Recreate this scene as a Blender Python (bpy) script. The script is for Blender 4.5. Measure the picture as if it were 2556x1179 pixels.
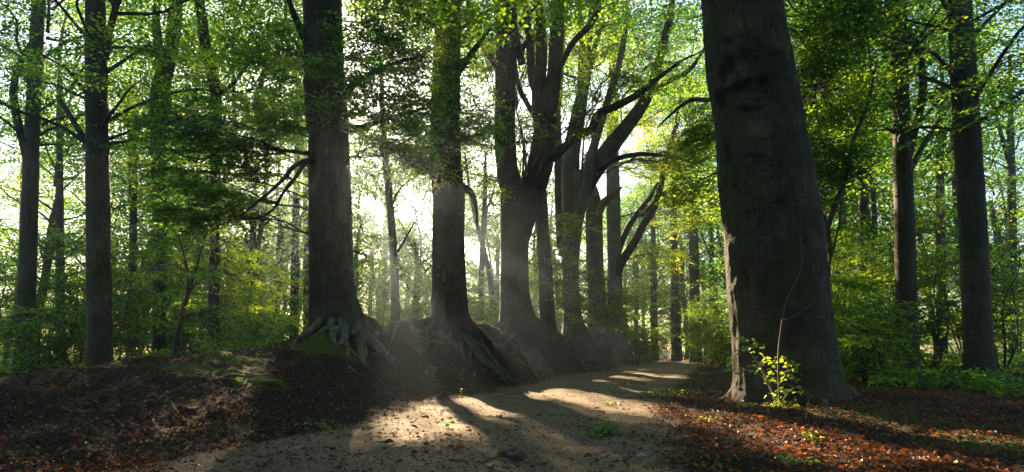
import bpy, math, random
import numpy as np

# ------------------------------------------------------------------ camera, world, sun, exposure
for o in list(bpy.data.objects):
    bpy.data.objects.remove(o)
sc = bpy.context.scene
col = sc.collection
RX, RY, FPX = 2556.0, 1179.0, 1500.0
CAM_H, HORIZON = 0.85, 872.0
PITCH = math.atan((HORIZON - RY / 2) / FPX)
cam_d = bpy.data.cameras.new('camera')
cam_d.sensor_width = 36.0
cam_d.lens = FPX / RX * 36.0
cam_d.clip_start, cam_d.clip_end = 0.05, 2000
cam = bpy.data.objects.new('camera', cam_d)
col.objects.link(cam)
cam.location = (0, 0, CAM_H)
cam.rotation_euler = (math.pi / 2 + PITCH, 0, 0)
sc.camera = cam

CAM = np.array([0, 0, CAM_H])
FWD = np.array([0, math.cos(PITCH), math.sin(PITCH)])
UPV = np.array([0, -math.sin(PITCH), math.cos(PITCH)])


def ray(px, py):
    return FWD + (px - RX / 2) / FPX * np.array([1.0, 0, 0]) + (RY / 2 - py) / FPX * UPV


def at(px, py, Y):
    d = ray(px, py)
    return CAM + d * (Y / d[1])


def wr(w, px, py, Y):
    """radius in metres of something w pixels wide at depth Y"""
    return 0.5 * w / FPX * Y / ray(px, py)[1]


_s = ray(890, 405)
SUN = _s / np.linalg.norm(_s)
SUN_EL = math.asin(SUN[2])
SUN_AZ = math.atan2(SUN[0], SUN[1])

world = bpy.data.worlds.new('World')
sc.world = world
world.use_nodes = True
wn = world.node_tree
sky = wn.nodes.new('ShaderNodeTexSky')
sky.sky_type = 'NISHITA'
sky.sun_disc = False
sky.sun_elevation = SUN_EL
sky.sun_rotation = SUN_AZ
sky.air_density, sky.dust_density, sky.ozone_density = 1.1, 0.9, 1.8
bg = wn.nodes['Background']
bg.inputs['Strength'].default_value = 0.05
wn.links.new(sky.outputs[0], bg.inputs['Color'])

sun_d = bpy.data.lights.new('sun', 'SUN')
sun_d.energy = 5.0
sun_d.angle = math.radians(0.5)
sun_d.color = (1.0, 0.76, 0.46)
sun = bpy.data.objects.new('sun', sun_d)
col.objects.link(sun)
from mathutils import Vector
sun.rotation_euler = Vector(SUN).to_track_quat('Z', 'Y').to_euler()
sun.location = Vector(SUN) * 60

sc.render.engine = 'CYCLES'
sc.cycles.use_denoising = True
try:
    sc.cycles.denoiser = 'OPENIMAGEDENOISE'
except Exception:
    pass
sc.cycles.max_bounces = 7
sc.cycles.diffuse_bounces = 3
sc.cycles.glossy_bounces = 2
sc.cycles.transmission_bounces = 4
sc.cycles.volume_bounces = 0
sc.cycles.sample_clamp_indirect = 6.0
sc.cycles.caustics_reflective = sc.cycles.caustics_refractive = False
sc.view_settings.view_transform = 'Standard'
sc.view_settings.look = 'None'
sc.view_settings.gamma = 1.0
sc.view_settings.use_curve_mapping = False
sc.view_settings.exposure = 3.35

rng = np.random.default_rng(11)
random.seed(11)
EXTENT = 190.0

# ------------------------------------------------------------------ small maths helpers
_TAB = np.random.default_rng(3).random((256, 256))


def vn(x, y, seed=0):
    x = np.asarray(x, float) + seed * 17.31
    y = np.asarray(y, float) + seed * 41.77
    xi, yi = np.floor(x).astype(int), np.floor(y).astype(int)
    fx, fy = x - xi, y - yi
    fx, fy = fx * fx * (3 - 2 * fx), fy * fy * (3 - 2 * fy)
    a, b = _TAB[xi & 255, yi & 255], _TAB[(xi + 1) & 255, yi & 255]
    c, d = _TAB[xi & 255, (yi + 1) & 255], _TAB[(xi + 1) & 255, (yi + 1) & 255]
    return (a + (b - a) * fx) * (1 - fy) + (c + (d - c) * fx) * fy - 0.5


def fbm(x, y, seed=0, oct=4):
    s, a = 0, 1.0
    for i in range(oct):
        s = s + a * vn(np.asarray(x) * 2 ** i, np.asarray(y) * 2 ** i, seed + i)
        a *= 0.5
    return s


def sstep(a, b, x):
    t = np.clip((np.asarray(x, float) - a) / (b - a), 0, 1)
    return t * t * (3 - 2 * t)


def nrm(v):
    return v / np.maximum(np.linalg.norm(v, axis=-1, keepdims=True), 1e-9)


def spline(ctrl, n):
    c = np.asarray(ctrl, float)
    if len(c) == 2:
        t = np.linspace(0, 1, n)[:, None]
        return c[0] * (1 - t) + c[1] * t
    d = np.linalg.norm(np.diff(c[:, :3], axis=0), axis=1)
    u = np.concatenate([[0], np.cumsum(np.maximum(d, 1e-5))])
    m = np.zeros_like(c)
    m[1:-1] = (c[2:] - c[:-2]) / (u[2:] - u[:-2])[:, None]
    m[0] = (c[1] - c[0]) / (u[1] - u[0])
    m[-1] = (c[-1] - c[-2]) / (u[-1] - u[-2])
    q = np.linspace(0, u[-1], n)
    k = np.clip(np.searchsorted(u, q, side='right') - 1, 0, len(u) - 2)
    h = (u[k + 1] - u[k])
    t = ((q - u[k]) / h)[:, None]
    h = h[:, None]
    return ((2 * t ** 3 - 3 * t ** 2 + 1) * c[k] + (t ** 3 - 2 * t ** 2 + t) * h * m[k]
            + (-2 * t ** 3 + 3 * t ** 2) * c[k + 1] + (t ** 3 - t ** 2) * h * m[k + 1])


# ------------------------------------------------------------------ the lie of the land
def gp(px, py):
    d = ray(px, py)
    return CAM + d * (-CAM_H / d[2])


_L = np.array([gp(*p) for p in [(150, 1250), (300, 1179), (420, 1140), (700, 1088), (920, 1050), (1180, 985), (1440, 932), (1545, 908), (1620, 895)]])
_R = np.array([gp(*p) for p in [(1790, 1250), (1745, 1179), (1690, 1080), (1650, 1030), (1690, 970), (1735, 930), (1765, 905), (1790, 894)]])


def xl(y):
    return np.interp(y, _L[:, 1], _L[:, 0], left=_L[0, 0])


def xr(y):
    return np.interp(y, _R[:, 1], _R[:, 0], left=_R[0, 0])


CY = [0, 4, 7, 9.3, 11, 13.5, 17, 20, 24, 26, 29, 33, 45, 60]
CX = [-8.2, -7.0, -6.0, -5.3, -4.8, -4.0, -1.9, 0.1, 1.6, 2.5, 3.9, 5.7, 9.8, 15]
CH = [.25, .32, .45, .60, .82, 1.22, 1.38, 1.42, 1.38, 1.32, 1.15, .72, .35, .1]
YE = 62.0


def hgt(x, y, fine=True):
    x = np.asarray(x, float); y = np.asarray(y, float)
    l, r = xl(y), xr(y)
    xc = np.interp(y, CY, CX); H = np.interp(y, CY, CH)
    u = (x - xc) / np.maximum(l - 0.1 - xc, 0.6)
    front = 1 - sstep(0.12, 1.0, u)
    back = np.exp(-(np.minimum(x - xc, 0) / 2.6) ** 2)
    bank = H * np.where(x > xc, front, back) * (1 - sstep(45, 70, y))
    bank = bank * (1 + 0.35 * fbm(x * 0.9, y * 0.9, 5, 3))
    verge = (0.28 * sstep(0.2, 3.0, x - r) * sstep(13, 20, y) + 0.02 * sstep(0.0, 2.0, x - r)) * (1 - sstep(60, 80, y))
    wild = 0.10 * fbm(x * .35, y * .35, 9, 3) * sstep(0, 3, np.maximum(x - r, l - x))
    h = bank + verge + wild
    h = h - 0.03 * np.exp(-((x - (l * .7 + r * .3)) / .35) ** 2) - 0.03 * np.exp(-((x - (l * .25 + r * .75)) / .35) ** 2)
    if fine:
        pm = pathmask(x, y)
        h = h + (1 - pm) * (0.09 * fbm(x * 1.9, y * 1.9, 21, 3) + .04 * fbm(x * 8, y * 8, 23, 3)) + pm * (0.034 * fbm(x * 2.2, y * 2.2, 31, 4) + 0.016 * fbm(x * 11, y * 11, 33, 3))
    return h


def pathmask(x, y):
    w = 0.35 * fbm(x * 1.1, y * 1.1, 41, 4) + .12 * fbm(x * 6, y * 6, 43, 2)
    e = np.minimum(x - xl(y), xr(y) - x) + w
    return sstep(-0.18, 0.35, e) * (1 - sstep(YE - 6, YE, y))


def hit(px, py, fine=True):
    d = ray(px, py)
    d = d / np.linalg.norm(d)
    ts = np.geomspace(2.0, 170, 900)
    p = CAM + ts[:, None] * d
    below = p[:, 2] < hgt(p[:, 0], p[:, 1], fine)
    if not below.any():
        return p[-1]
    i = int(np.argmax(below))
    a, b = ts[max(i - 1, 0)], ts[i]
    for _ in range(14):
        m = (a + b) / 2
        q = CAM + m * d
        if q[2] < hgt(q[0], q[1], fine):
            b = m
        else:
            a = m
    return CAM + b * d


# ------------------------------------------------------------------ where the sun comes through the canopy (gaps left between leaves)
def _poly(pts):
    out = []
    for p in pts:
        q = hit(*p, fine=False)
        out.append((q - SUN * (q[2] / SUN[2]))[:2])
    return np.array(out)


GAPS = [_poly(q) for q in [
    [(905, 1095), (950, 1035), (1060, 1002), (1180, 984), (1250, 1002), (1290, 1030), (1190, 1080), (1050, 1108)],
    [(1300, 985), (1320, 966), (1500, 960), (1660, 985), (1830, 1010), (2020, 1035), (2200, 1045), (2330, 1090), (2330, 1179), (2060, 1165), (1760, 1075), (1560, 1035), (1420, 1000)],
    [(1400, 960), (1450, 930), (1700, 930), (1720, 945)],
    [(1500, 932), (1520, 922), (1620, 922), (1620, 932)],
    [(1690, 908), (1700, 899), (1775, 899), (1775, 908)],
    [(520, 900), (590, 882), (594, 887), (523, 906)],
    [(1860, 1012), (1900, 980), (2010, 985), (2020, 1030)],
]]


for _pts, _y in ([[(1840, 1015), (1835, 840), (1960, 840), (2010, 890), (2010, 1030), (1850, 1030)], 8.9],):
    _q = np.array([at(px, py, _y) for px, py in _pts])
    GAPS.append((_q - SUN * (_q[:, 2:3] / SUN[2]))[:, :2])
_q = np.array([at(1800, 990, 10.3), at(1860, 990, 10.3), at(1860, 200, 10.3), at(1770, 200, 10.3)])
GAPS.append((_q - SUN * (_q[:, 2:3] / SUN[2]))[:, :2])


# narrow openings far up in the canopy that let single shafts of light through
BEAMS = [(at(px, py, _y), r) for px, py, _y, r in [
    (1300, 585, 16.2, .34), (1320, 478, 16.2, .13), (1305, 515, 16.2, .10), (1270, 700, 16.0, .22), (1400, 655, 21.5, .30), (1475, 715, 23.0, .38), (1440, 610, 22.0, .16),
    (1215, 850, 14.6, .20), (1150, 560, 15.5, .18), (1690, 858, 36, .45), (1740, 868, 36, .5), (1645, 850, 38, .35), (1360, 850, 18.5, .25)]]
SOFT = []   # (polygon on the ground, nearest depth that is thinned, share of leaves missing)
for _pts, _y, _m, _k in [([(430, 780), (420, 600), (720, 600), (740, 780)], 13.5, 24.0, .45),
                         ([(1560, 800), (1560, 400), (1790, 360), (1800, 800)], 36.0, 40.0, .72),
                         ([(420, 560), (420, 400), (740, 380), (760, 560)], 24.0, 28.0, .6),
                         ([(880, 440), (900, 380), (1200, 380), (1200, 440)], 15.0, 17.5, .35),
                         ([(2060, 880), (2060, 420), (2180, 420), (2180, 880)], 18.0, 21.0, .7)]:
    _q = np.array([at(px, py, _y) for px, py in _pts])
    SOFT.append(((_q - SUN * (_q[:, 2:3] / SUN[2]))[:, :2], _m, _k))


def in_poly(x, y, poly):
    c = np.zeros(x.shape, bool)
    n = len(poly)
    j = n - 1
    for i in range(n):
        xi, yi = poly[i]; xj, yj = poly[j]
        t = ((yi > y) != (yj > y)) & (x < (xj - xi) * (y - yi) / (yj - yi + 1e-12) + xi)
        c ^= t
        j = i
    return c


def gap_mask(p):
    """True for leaves that would stand in one of the sun gaps"""
    g = p[:, :2] - SUN[:2] * (p[:, 2:3] / SUN[2])
    m = np.zeros(len(p), bool)
    for q in GAPS:
        m |= in_poly(g[:, 0], g[:, 1], q)
    m &= p[:, 2] > 0.75
    for p0, r in BEAMS:
        w = p - p0
        t = w @ SUN
        m |= (t > 8) & (((w - t[:, None] * SUN) ** 2).sum(1) < r * r)
    for q, near, k in SOFT:
        h = (p[:, 1] > near) & in_poly(g[:, 0], g[:, 1], q)
        m |= h & (vn(p[:, 0] * .9 + p[:, 2] * .4, p[:, 2] * .9 - p[:, 1] * .3, 19) + .5 < k)
    return m


# ------------------------------------------------------------------ mesh helpers
class MB:
    def __init__(s):
        s.v, s.q, s.a, s.n = [], [], [], 0

    def add(s, v, q, a=None):
        v = np.asarray(v, float).reshape(-1, 3); q = np.asarray(q, int)
        s.v.append(v); s.q.append(q + s.n)
        s.a.append(np.zeros(len(v)) if a is None else np.broadcast_to(a, (len(v),)).astype(float))
        s.n += len(v)

    def mesh(s, name, mat, origin=(0, 0, 0), smooth=True, attr='tint'):
        return mesh_np(name, np.concatenate(s.v) - np.asarray(origin, float), np.concatenate(s.q), mat, smooth, {attr: np.concatenate(s.a)})

    def obj(s, name, mat, parent=None, origin=(0, 0, 0), smooth=True, attr='tint'):
        if not s.v:
            return None
        return link(name, s.mesh(name, mat, origin, smooth, attr), parent)


def mesh_np(name, v, q, mat, smooth=True, attrs=None):
    me = bpy.data.meshes.new(name)
    k = q.shape[1]
    me.vertices.add(len(v)); me.loops.add(q.size); me.polygons.add(len(q))
    me.vertices.foreach_set('co', np.ascontiguousarray(v, np.float32).ravel())
    me.loops.foreach_set('vertex_index', np.ascontiguousarray(q, np.int32).ravel())
    me.polygons.foreach_set('loop_start', np.arange(0, q.size, k, dtype=np.int32))
    me.polygons.foreach_set('loop_total', np.full(len(q), k, np.int32))
    me.polygons.foreach_set('use_smooth', np.full(len(q), smooth, bool))
    for an, av in (attrs or {}).items():
        at_ = me.attributes.new(an, 'FLOAT', 'POINT')
        at_.data.foreach_set('value', np.ascontiguousarray(av, np.float32))
    me.update(calc_edges=True)
    me.validate()
    if mat:
        me.materials.append(mat)
    return me


def link(name, me, parent=None, loc=None):
    o = bpy.data.objects.new(name, me)
    if name in ('crown', 'branchwork', 'foliage', 'leaf_cluster', 'twiglets'):
        o['kind'] = 'stuff'
    col.objects.link(o)
    if parent is not None:
        o.parent = parent
    if loc is not None:
        o.location = loc
    return o


def tag(o, label=None, cat=None, group=None, kind=None):
    if label: o['label'] = label
    if cat: o['category'] = cat
    if group: o['group'] = group
    if kind: o['kind'] = kind
    return o


def thing(name, label, cat, loc, group=None):
    o = bpy.data.objects.new(name, None)
    o.empty_display_size = 0.2
    col.objects.link(o)
    o.location = [float(c) for c in loc]
    return tag(o, label, cat, group)


def tube(p, r, seg=8, disp=None, cap=True):
    p = np.asarray(p, float); r = np.asarray(r, float)
    n = len(p)
    t = nrm(np.gradient(p, axis=0))
    ref = np.array([0, 1.0, 0]) if abs(t[0, 1]) < 0.85 else np.array([1.0, 0, 0])
    a = np.zeros((n, 3))
    cur = ref
    for i in range(n):
        cur = cur - t[i] * (cur @ t[i])
        cur = cur / max(np.linalg.norm(cur), 1e-9)
        a[i] = cur
    b = np.cross(t, a)
    th = np.linspace(0, 2 * np.pi, seg, endpoint=False)
    rr = np.repeat(r[:, None], seg, 1)
    if disp is not None:
        s = np.concatenate([[0], np.cumsum(np.linalg.norm(np.diff(p, axis=0), axis=1))])
        rr = disp(rr, th[None, :], s[:, None], p)
    v = p[:, None, :] + rr[..., None] * (np.cos(th)[None, :, None] * a[:, None, :] + np.sin(th)[None, :, None] * b[:, None, :])
    i, j = np.meshgrid(np.arange(n - 1), np.arange(seg), indexing='ij')
    j2 = (j + 1) % seg
    q = np.stack([i * seg + j, i * seg + j2, (i + 1) * seg + j2, (i + 1) * seg + j], -1).reshape(-1, 4)
    v = v.reshape(-1, 3)
    if cap and seg >= 4:
        k = n * seg
        v = np.concatenate([v, p[-1:] + t[-1:] * r[-1] * .4])
        jj = np.arange(0, seg, 2)
        q = np.concatenate([q, np.stack([(n - 1) * seg + jj, (n - 1) * seg + (jj + 1) % seg, (n - 1) * seg + (jj + 2) % seg, np.full(len(jj), k)], -1)])
    return v, q


def pxs(rows, Y, dY=0.0):
    """[(px, py, width_px)] at depth Y -> [(x, y, z, radius)]"""
    n = len(rows)
    out = []
    for i, (px, py, w) in enumerate(rows):
        yy = Y + dY * i / max(n - 1, 1)
        out.append((*at(px, py, yy), wr(w, px, py, yy)))
    return np.array(out)


# ------------------------------------------------------------------ materials
def new_mat(name):
    m = bpy.data.materials.new(name)
    m.use_nodes = True
    nt = m.node_tree
    for n in list(nt.nodes):
        nt.nodes.remove(n)
    out = nt.nodes.new('ShaderNodeOutputMaterial')
    return m, nt, out


def N(nt, t, **kw):
    n = nt.nodes.new(t)
    for k, v in kw.items():
        if hasattr(n, k):
            setattr(n, k, v)
        else:
            n.inputs[k.replace('_', ' ')].default_value = v
    return n


def ramp(nt, fac, stops):
    r = nt.nodes.new('ShaderNodeValToRGB')
    e = r.color_ramp.elements
    while len(e) < len(stops):
        e.new(0.5)
    for i, (p, c) in enumerate(stops):
        e[i].position = p
        e[i].color = (*c, 1) if len(c) == 3 else c
    nt.links.new(fac, r.inputs[0])
    return r.outputs[0]


def mix(nt, fac, a, b, mode='MIX'):
    m = nt.nodes.new('ShaderNodeMix')
    m.data_type = 'RGBA'
    m.blend_type = mode
    for s, v in ((0, fac), (6, a), (7, b)):
        if isinstance(v, bpy.types.NodeSocket):
            nt.links.new(v, m.inputs[s])
        elif s == 0:
            m.inputs[0].default_value = v
        else:
            m.inputs[s].default_value = (*v, 1)
    return m.outputs[2]


def attr(nt, name):
    a = nt.nodes.new('ShaderNodeAttribute')
    a.attribute_name = name
    return a.outputs['Fac']


def noise(nt, scale, detail=4, rough=0.55, vec=None):
    n = N(nt, 'ShaderNodeTexNoise', Scale=scale, Detail=detail, Roughness=rough)
    if vec is not None:
        nt.links.new(vec, n.inputs['Vector'])
    return n.outputs['Fac']


def mapped(nt, scale):
    tc = nt.nodes.new('ShaderNodeTexCoord')
    mp = nt.nodes.new('ShaderNodeMapping')
    mp.inputs['Scale'].default_value = scale
    nt.links.new(tc.outputs['Object'], mp.inputs['Vector'])
    return mp.outputs[0]


def leaf_mat(name, refl, trans, gloss=0.05):
    m, nt, out = new_mat(name)
    t = attr(nt, 'tint')
    d = N(nt, 'ShaderNodeBsdfDiffuse')
    nt.links.new(ramp(nt, t, refl), d.inputs['Color'])
    tr = N(nt, 'ShaderNodeBsdfTranslucent')
    nt.links.new(ramp(nt, t, trans), tr.inputs['Color'])
    ad = nt.nodes.new('ShaderNodeAddShader')
    nt.links.new(d.outputs[0], ad.inputs[0]); nt.links.new(tr.outputs[0], ad.inputs[1])
    gl = N(nt, 'ShaderNodeBsdfGlossy', Roughness=0.42)
    mx = nt.nodes.new('ShaderNodeMixShader')
    mx.inputs[0].default_value = gloss
    nt.links.new(ad.outputs[0], mx.inputs[1]); nt.links.new(gl.outputs[0], mx.inputs[2])
    nt.links.new(mx.outputs[0], out.inputs[0])
    return m


M = {}
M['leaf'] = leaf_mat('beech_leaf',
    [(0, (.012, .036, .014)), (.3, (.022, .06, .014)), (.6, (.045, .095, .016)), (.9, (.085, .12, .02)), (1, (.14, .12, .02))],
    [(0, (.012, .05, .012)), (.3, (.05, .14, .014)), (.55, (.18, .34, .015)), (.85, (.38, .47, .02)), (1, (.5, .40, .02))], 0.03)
M['leaf_far'] = M['leaf']
M['herb'] = leaf_mat('young_leaf',
    [(0, (.04, .09, .015)), (.6, (.08, .13, .02)), (1, (.13, .16, .03))],
    [(0, (.10, .22, .015)), (.6, (.24, .34, .02)), (1, (.4, .42, .03))])
M['litter'] = leaf_mat('dry_leaf_litter',
    [(0, (.022, .015, .012)), (.35, (.06, .035, .022)), (.6, (.15, .08, .042)), (.78, (.26, .115, .035)), (.9, (.27, .17, .085)), (.97, (.28, .24, .19)), (1, (.09, .13, .03))],
    [(0, (.005, .003, .002)), (.35, (.02, .01, .005)), (.6, (.07, .02, .006)), (.78, (.16, .035, .006)), (.9, (.10, .05, .02)), (1, (.05, .05, .02))], 0.025)


def bark_mat(name, dark, mid, light, moss, scale=1.0, bump=0.5, sharp=0.0):
    m, nt, out = new_mat(name)
    p = N(nt, 'ShaderNodeBsdfPrincipled', Roughness=0.85)
    p.inputs['Specular IOR Level'].default_value = 0.25
    v1 = mapped(nt, (1.2 * scale, 1.2 * scale, 1.2 * scale))
    vr = mapped(nt, (3 * scale, 3 * scale, 16 * scale))
    vs = mapped(nt, (9 * scale, 9 * scale, 1.3 * scale))
    n1 = noise(nt, 1.6, 6, .6, v1)
    n2 = noise(nt, 1.2, 5, .6, vr)
    n3 = noise(nt, 1.5, 5, .65, vs)
    c = ramp(nt, n1, [(.25 + sharp, dark), (.5, mid), (.72 - sharp * .9, light)])
    c = mix(nt, ramp(nt, n3, [(.42, (0, 0, 0)), (.62, (.55, .55, .55))]), c, dark)
    c = mix(nt, ramp(nt, n2, [(.56, (0, 0, 0)), (.68, (.5, .5, .5))]), c, light)
    nm = noise(nt, 2.1, 4, .6, mapped(nt, (.9 * scale, .9 * scale, .35 * scale)))
    c = mix(nt, ramp(nt, nm, [(.46, (0, 0, 0)), (.66, (.75, .75, .75))]), c, moss)
    sc_ = attr(nt, 'scar')
    c = mix(nt, sc_, c, tuple(x * .25 for x in dark))
    nt.links.new(c, p.inputs['Base Color'])
    b = N(nt, 'ShaderNodeBump', Strength=bump, Distance=0.03)
    h = nt.nodes.new('ShaderNodeMath'); h.operation = 'ADD'
    nt.links.new(n2, h.inputs[0]); nt.links.new(n3, h.inputs[1])
    h2 = nt.nodes.new('ShaderNodeMath'); h2.operation = 'ADD'
    nt.links.new(h.outputs[0], h2.inputs[0]); nt.links.new(noise(nt, 22 * scale, 3, .6, mapped(nt, (1, 1, 1))), h2.inputs[1])
    nt.links.new(h2.outputs[0], b.inputs['Height'])
    nt.links.new(b.outputs[0], p.inputs['Normal'])
    nt.links.new(p.outputs[0], out.inputs[0])
    return m


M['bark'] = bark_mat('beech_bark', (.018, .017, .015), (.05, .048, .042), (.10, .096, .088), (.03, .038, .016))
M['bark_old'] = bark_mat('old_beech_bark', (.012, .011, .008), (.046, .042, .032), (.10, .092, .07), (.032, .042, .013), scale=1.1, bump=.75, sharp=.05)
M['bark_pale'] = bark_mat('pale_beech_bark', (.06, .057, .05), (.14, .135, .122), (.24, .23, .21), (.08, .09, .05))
M['bark_dark'] = bark_mat('dark_tree_bark', (.03, .026, .022), (.07, .06, .05), (.12, .105, .09), (.045, .055, .025), bump=.8)
M['root'] = bark_mat('root_bark', (.04, .037, .033), (.15, .14, .125), (.28, .265, .24), (.05, .06, .025), scale=2.2, bump=.6)
M['torn'] = bark_mat('torn_wood', (.12, .06, .03), (.28, .16, .08), (.36, .25, .15), (.2, .12, .06), scale=2, bump=.9)


def ground_mat():
    m, nt, out = new_mat('forest_ground')
    p = N(nt, 'ShaderNodeBsdfPrincipled', Roughness=0.93)
    p.inputs['Specular IOR Level'].default_value = 0.12
    v = mapped(nt, (1, 1, 1))
    nb = noise(nt, 1.4, 6, .6, v); nf = noise(nt, 24, 5, .65, v); nff = noise(nt, 95, 3, .6, v)
    soil = ramp(nt, nf, [(.3, (.014, .010, .008)), (.52, (.038, .026, .018)), (.75, (.085, .058, .038))])
    soil = mix(nt, ramp(nt, nb, [(.4, (0, 0, 0)), (.7, (.6, .6, .6))]), soil, (.03, .022, .016))
    sand = ramp(nt, nf, [(.32, (.09, .062, .043)), (.52, (.245, .17, .112)), (.76, (.44, .32, .22))])
    sand = mix(nt, ramp(nt, nb, [(.42, (0, 0, 0)), (.68, (.65, .65, .65))]), sand, (.12, .088, .062))
    sand = mix(nt, ramp(nt, nff, [(.60, (0, 0, 0)), (.66, (.7, .7, .7))]), sand, (.07, .05, .035))
    pm = attr(nt, 'path')
    ad = N(nt, 'ShaderNodeMath'); ad.operation = 'MULTIPLY_ADD'
    ad.inputs[1].default_value = 0.55; ad.inputs[2].default_value = -0.275
    nt.links.new(nf, ad.inputs[0])
    ad2 = N(nt, 'ShaderNodeMath'); ad2.operation = 'ADD'; ad2.use_clamp = True
    nt.links.new(ad.outputs[0], ad2.inputs[0]); nt.links.new(pm, ad2.inputs[1])
    c = mix(nt, ad2.outputs[0], soil, sand)
    mo = attr(nt, 'moss')
    mossc = ramp(nt, nf, [(.3, (.035, .06, .01)), (.6, (.11, .15, .018)), (.8, (.17, .20, .03))])
    c = mix(nt, mo, c, mossc)
    nt.links.new(c, p.inputs['Base Color'])
    b = N(nt, 'ShaderNodeBump', Strength=0.7, Distance=0.03)
    ah = N(nt, 'ShaderNodeMath'); ah.operation = 'ADD'
    nt.links.new(nf, ah.inputs[0]); nt.links.new(nff, ah.inputs[1])
    nt.links.new(ah.outputs[0], b.inputs['Height'])
    nt.links.new(b.outputs[0], p.inputs['Normal'])
    nt.links.new(p.outputs[0], out.inputs[0])
    return m


M['ground'] = ground_mat()


def plain(name, c, rough=.8, noise_amt=.4, scale=14):
    m, nt, out = new_mat(name)
    p = N(nt, 'ShaderNodeBsdfPrincipled', Roughness=rough)
    n = noise(nt, scale, 4, .6, mapped(nt, (1, 1, 1)))
    nt.links.new(ramp(nt, n, [(.3, tuple(x * (1 - noise_amt) for x in c)), (.7, tuple(x * (1 + noise_amt) for x in c))]), p.inputs['Base Color'])
    b = N(nt, 'ShaderNodeBump', Strength=.5, Distance=.02)
    nt.links.new(n, b.inputs['Height']); nt.links.new(b.outputs[0], p.inputs['Normal'])
    nt.links.new(p.outputs[0], out.inputs[0])
    return m


M['twig'] = plain('twig_bark', (.07, .055, .042))
M['pale_twig'] = plain('pale_twig_bark', (.22, .17, .12))
M['clod'] = plain('earth_clod', (.06, .045, .032), .95, .5, 30)
M['stone'] = plain('small_stone', (.28, .27, .25), .8, .3, 30)
M['moss'] = plain('moss_cushion', (.075, .11, .014), .95, .5, 40)

# ------------------------------------------------------------------ ground: one fan of faces, split into path, bank and forest floor
def build_ground():
    fa = np.radians(np.linspace(-50, 50, 500))
    ba = np.radians(np.linspace(52, 308, 60))[1:-1]
    ang = np.concatenate([fa, ba])
    rad = np.concatenate([[0.4], np.geomspace(1.8, 60, 340), np.geomspace(62, EXTENT, 24)])
    A, R_ = np.meshgrid(ang, rad, indexing='ij')
    x, y = R_ * np.sin(A), R_ * np.cos(A)
    z = hgt(x, y)
    na, nr = A.shape
    i, j = np.meshgrid(np.arange(na), np.arange(nr - 1), indexing='ij')
    i2 = (i + 1) % na
    q = np.stack([i * nr + j, i * nr + j + 1, i2 * nr + j + 1, i2 * nr + j], -1).reshape(-1, 4)
    v = np.stack([x, y, z], -1).reshape(-1, 3)
    # the hub
    v = np.concatenate([v, [[0, 0, float(hgt(0., 0.))]]])
    k = np.arange(0, na, 2)
    hub = np.stack([np.full(len(k), len(v) - 1), k * nr, ((k + 1) % na) * nr, ((k + 2) % na) * nr], -1)
    q = np.concatenate([q, hub])[:, ::-1]
    pm = pathmask(v[:, 0], v[:, 1])
    moss = np.zeros(len(v))
    for (px, py, rx, ry, s) in MOSS:
        c = hit(px, py, False)
        m_ = np.exp(-(((v[:, 0] - c[0]) / rx) ** 2 + ((v[:, 1] - c[1]) / ry) ** 2))
        moss = np.maximum(moss, s * sstep(.25, .6, m_ + .5 * fbm(v[:, 0] * 2.6, v[:, 1] * 2.6, 55, 4)))
    far = sstep(0, 1.0, np.maximum(v[:, 0] - xr(v[:, 1]), np.interp(v[:, 1], CY, CX) - v[:, 0]) - 1.2)
    moss = np.maximum(moss, .55 * far * sstep(-.05, .35, fbm(v[:, 0] * .7, v[:, 1] * .7, 57, 4)))
    fc = v[q].mean(1)
    fpm = pathmask(fc[:, 0], fc[:, 1])
    isp = fpm > 0.5
    xc = np.interp(fc[:, 1], CY, CX)
    isb = ~isp & (fc[:, 0] < xl(fc[:, 1]) + .6) & (fc[:, 0] > xc - 3.4) & (fc[:, 1] > 0) & (fc[:, 1] < 58)
    for name, sel, lab, cat in (('forest_path', isp, 'pale sandy track winding away between the beeches', 'path'),
                                ('earth_bank', isb, 'dark earth bank with exposed roots along the left side of the track', 'bank'),
                                ('forest_floor', ~isp & ~isb, 'dark woodland floor under the trees', 'ground')):
        f = q[sel]
        used, inv = np.unique(f, return_inverse=True)
        me = mesh_np(name, v[used], inv.reshape(-1, 4), M['ground'], True, {'path': pm[used], 'moss': moss[used]})
        tag(link(name, me), lab, cat, kind='structure')


MOSS = [(790, 838, 1.0, .8, .9), (850, 875, .7, .6, .7), (665, 955, .45, .35, 1.0), (560, 890, .8, .6, .95), (600, 880, .5, .5, .9), (480, 915, .6, .4, .8),
        (730, 835, .7, .6, 1.0), (560, 920, .3, .25, .7)]
build_ground()

# ------------------------------------------------------------------ leaves and sprays
def leaf_np(pos, d, n, size, hi=True, wid=.62, curl=.16):
    d = nrm(d); s = nrm(np.cross(n, d)); n = np.cross(d, s)
    L = size[:, None]
    w = L * wid * .5
    if hi:
        up = n * w * curl * 2
        pts = [pos, pos + d * L * .3 + s * w * .95 + up, pos + d * L * .7 + s * w * .75 + up * .6 - n * L * curl * .2, pos + d * L - n * L * curl,
               pos + d * L * .7 - s * w * .75 + up * .6 - n * L * curl * .2, pos + d * L * .3 - s * w * .95 + up]
        v = np.stack(pts, 1)
        k = np.arange(len(pos))[:, None] * 6
        q = np.concatenate([k + np.array([0, 1, 2, 3]), k + np.array([0, 3, 4, 5])])
        return v.reshape(-1, 3), q, 6
    up = n * w * curl * 2
    v = np.stack([pos, pos + d * L * .45 + s * w + up, pos + d * L - n * L * curl * .5, pos + d * L * .45 - s * w + up], 1)
    k = np.arange(len(pos))[:, None] * 4
    return v.reshape(-1, 3), k + np.array([0, 1, 2, 3]), 4


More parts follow.
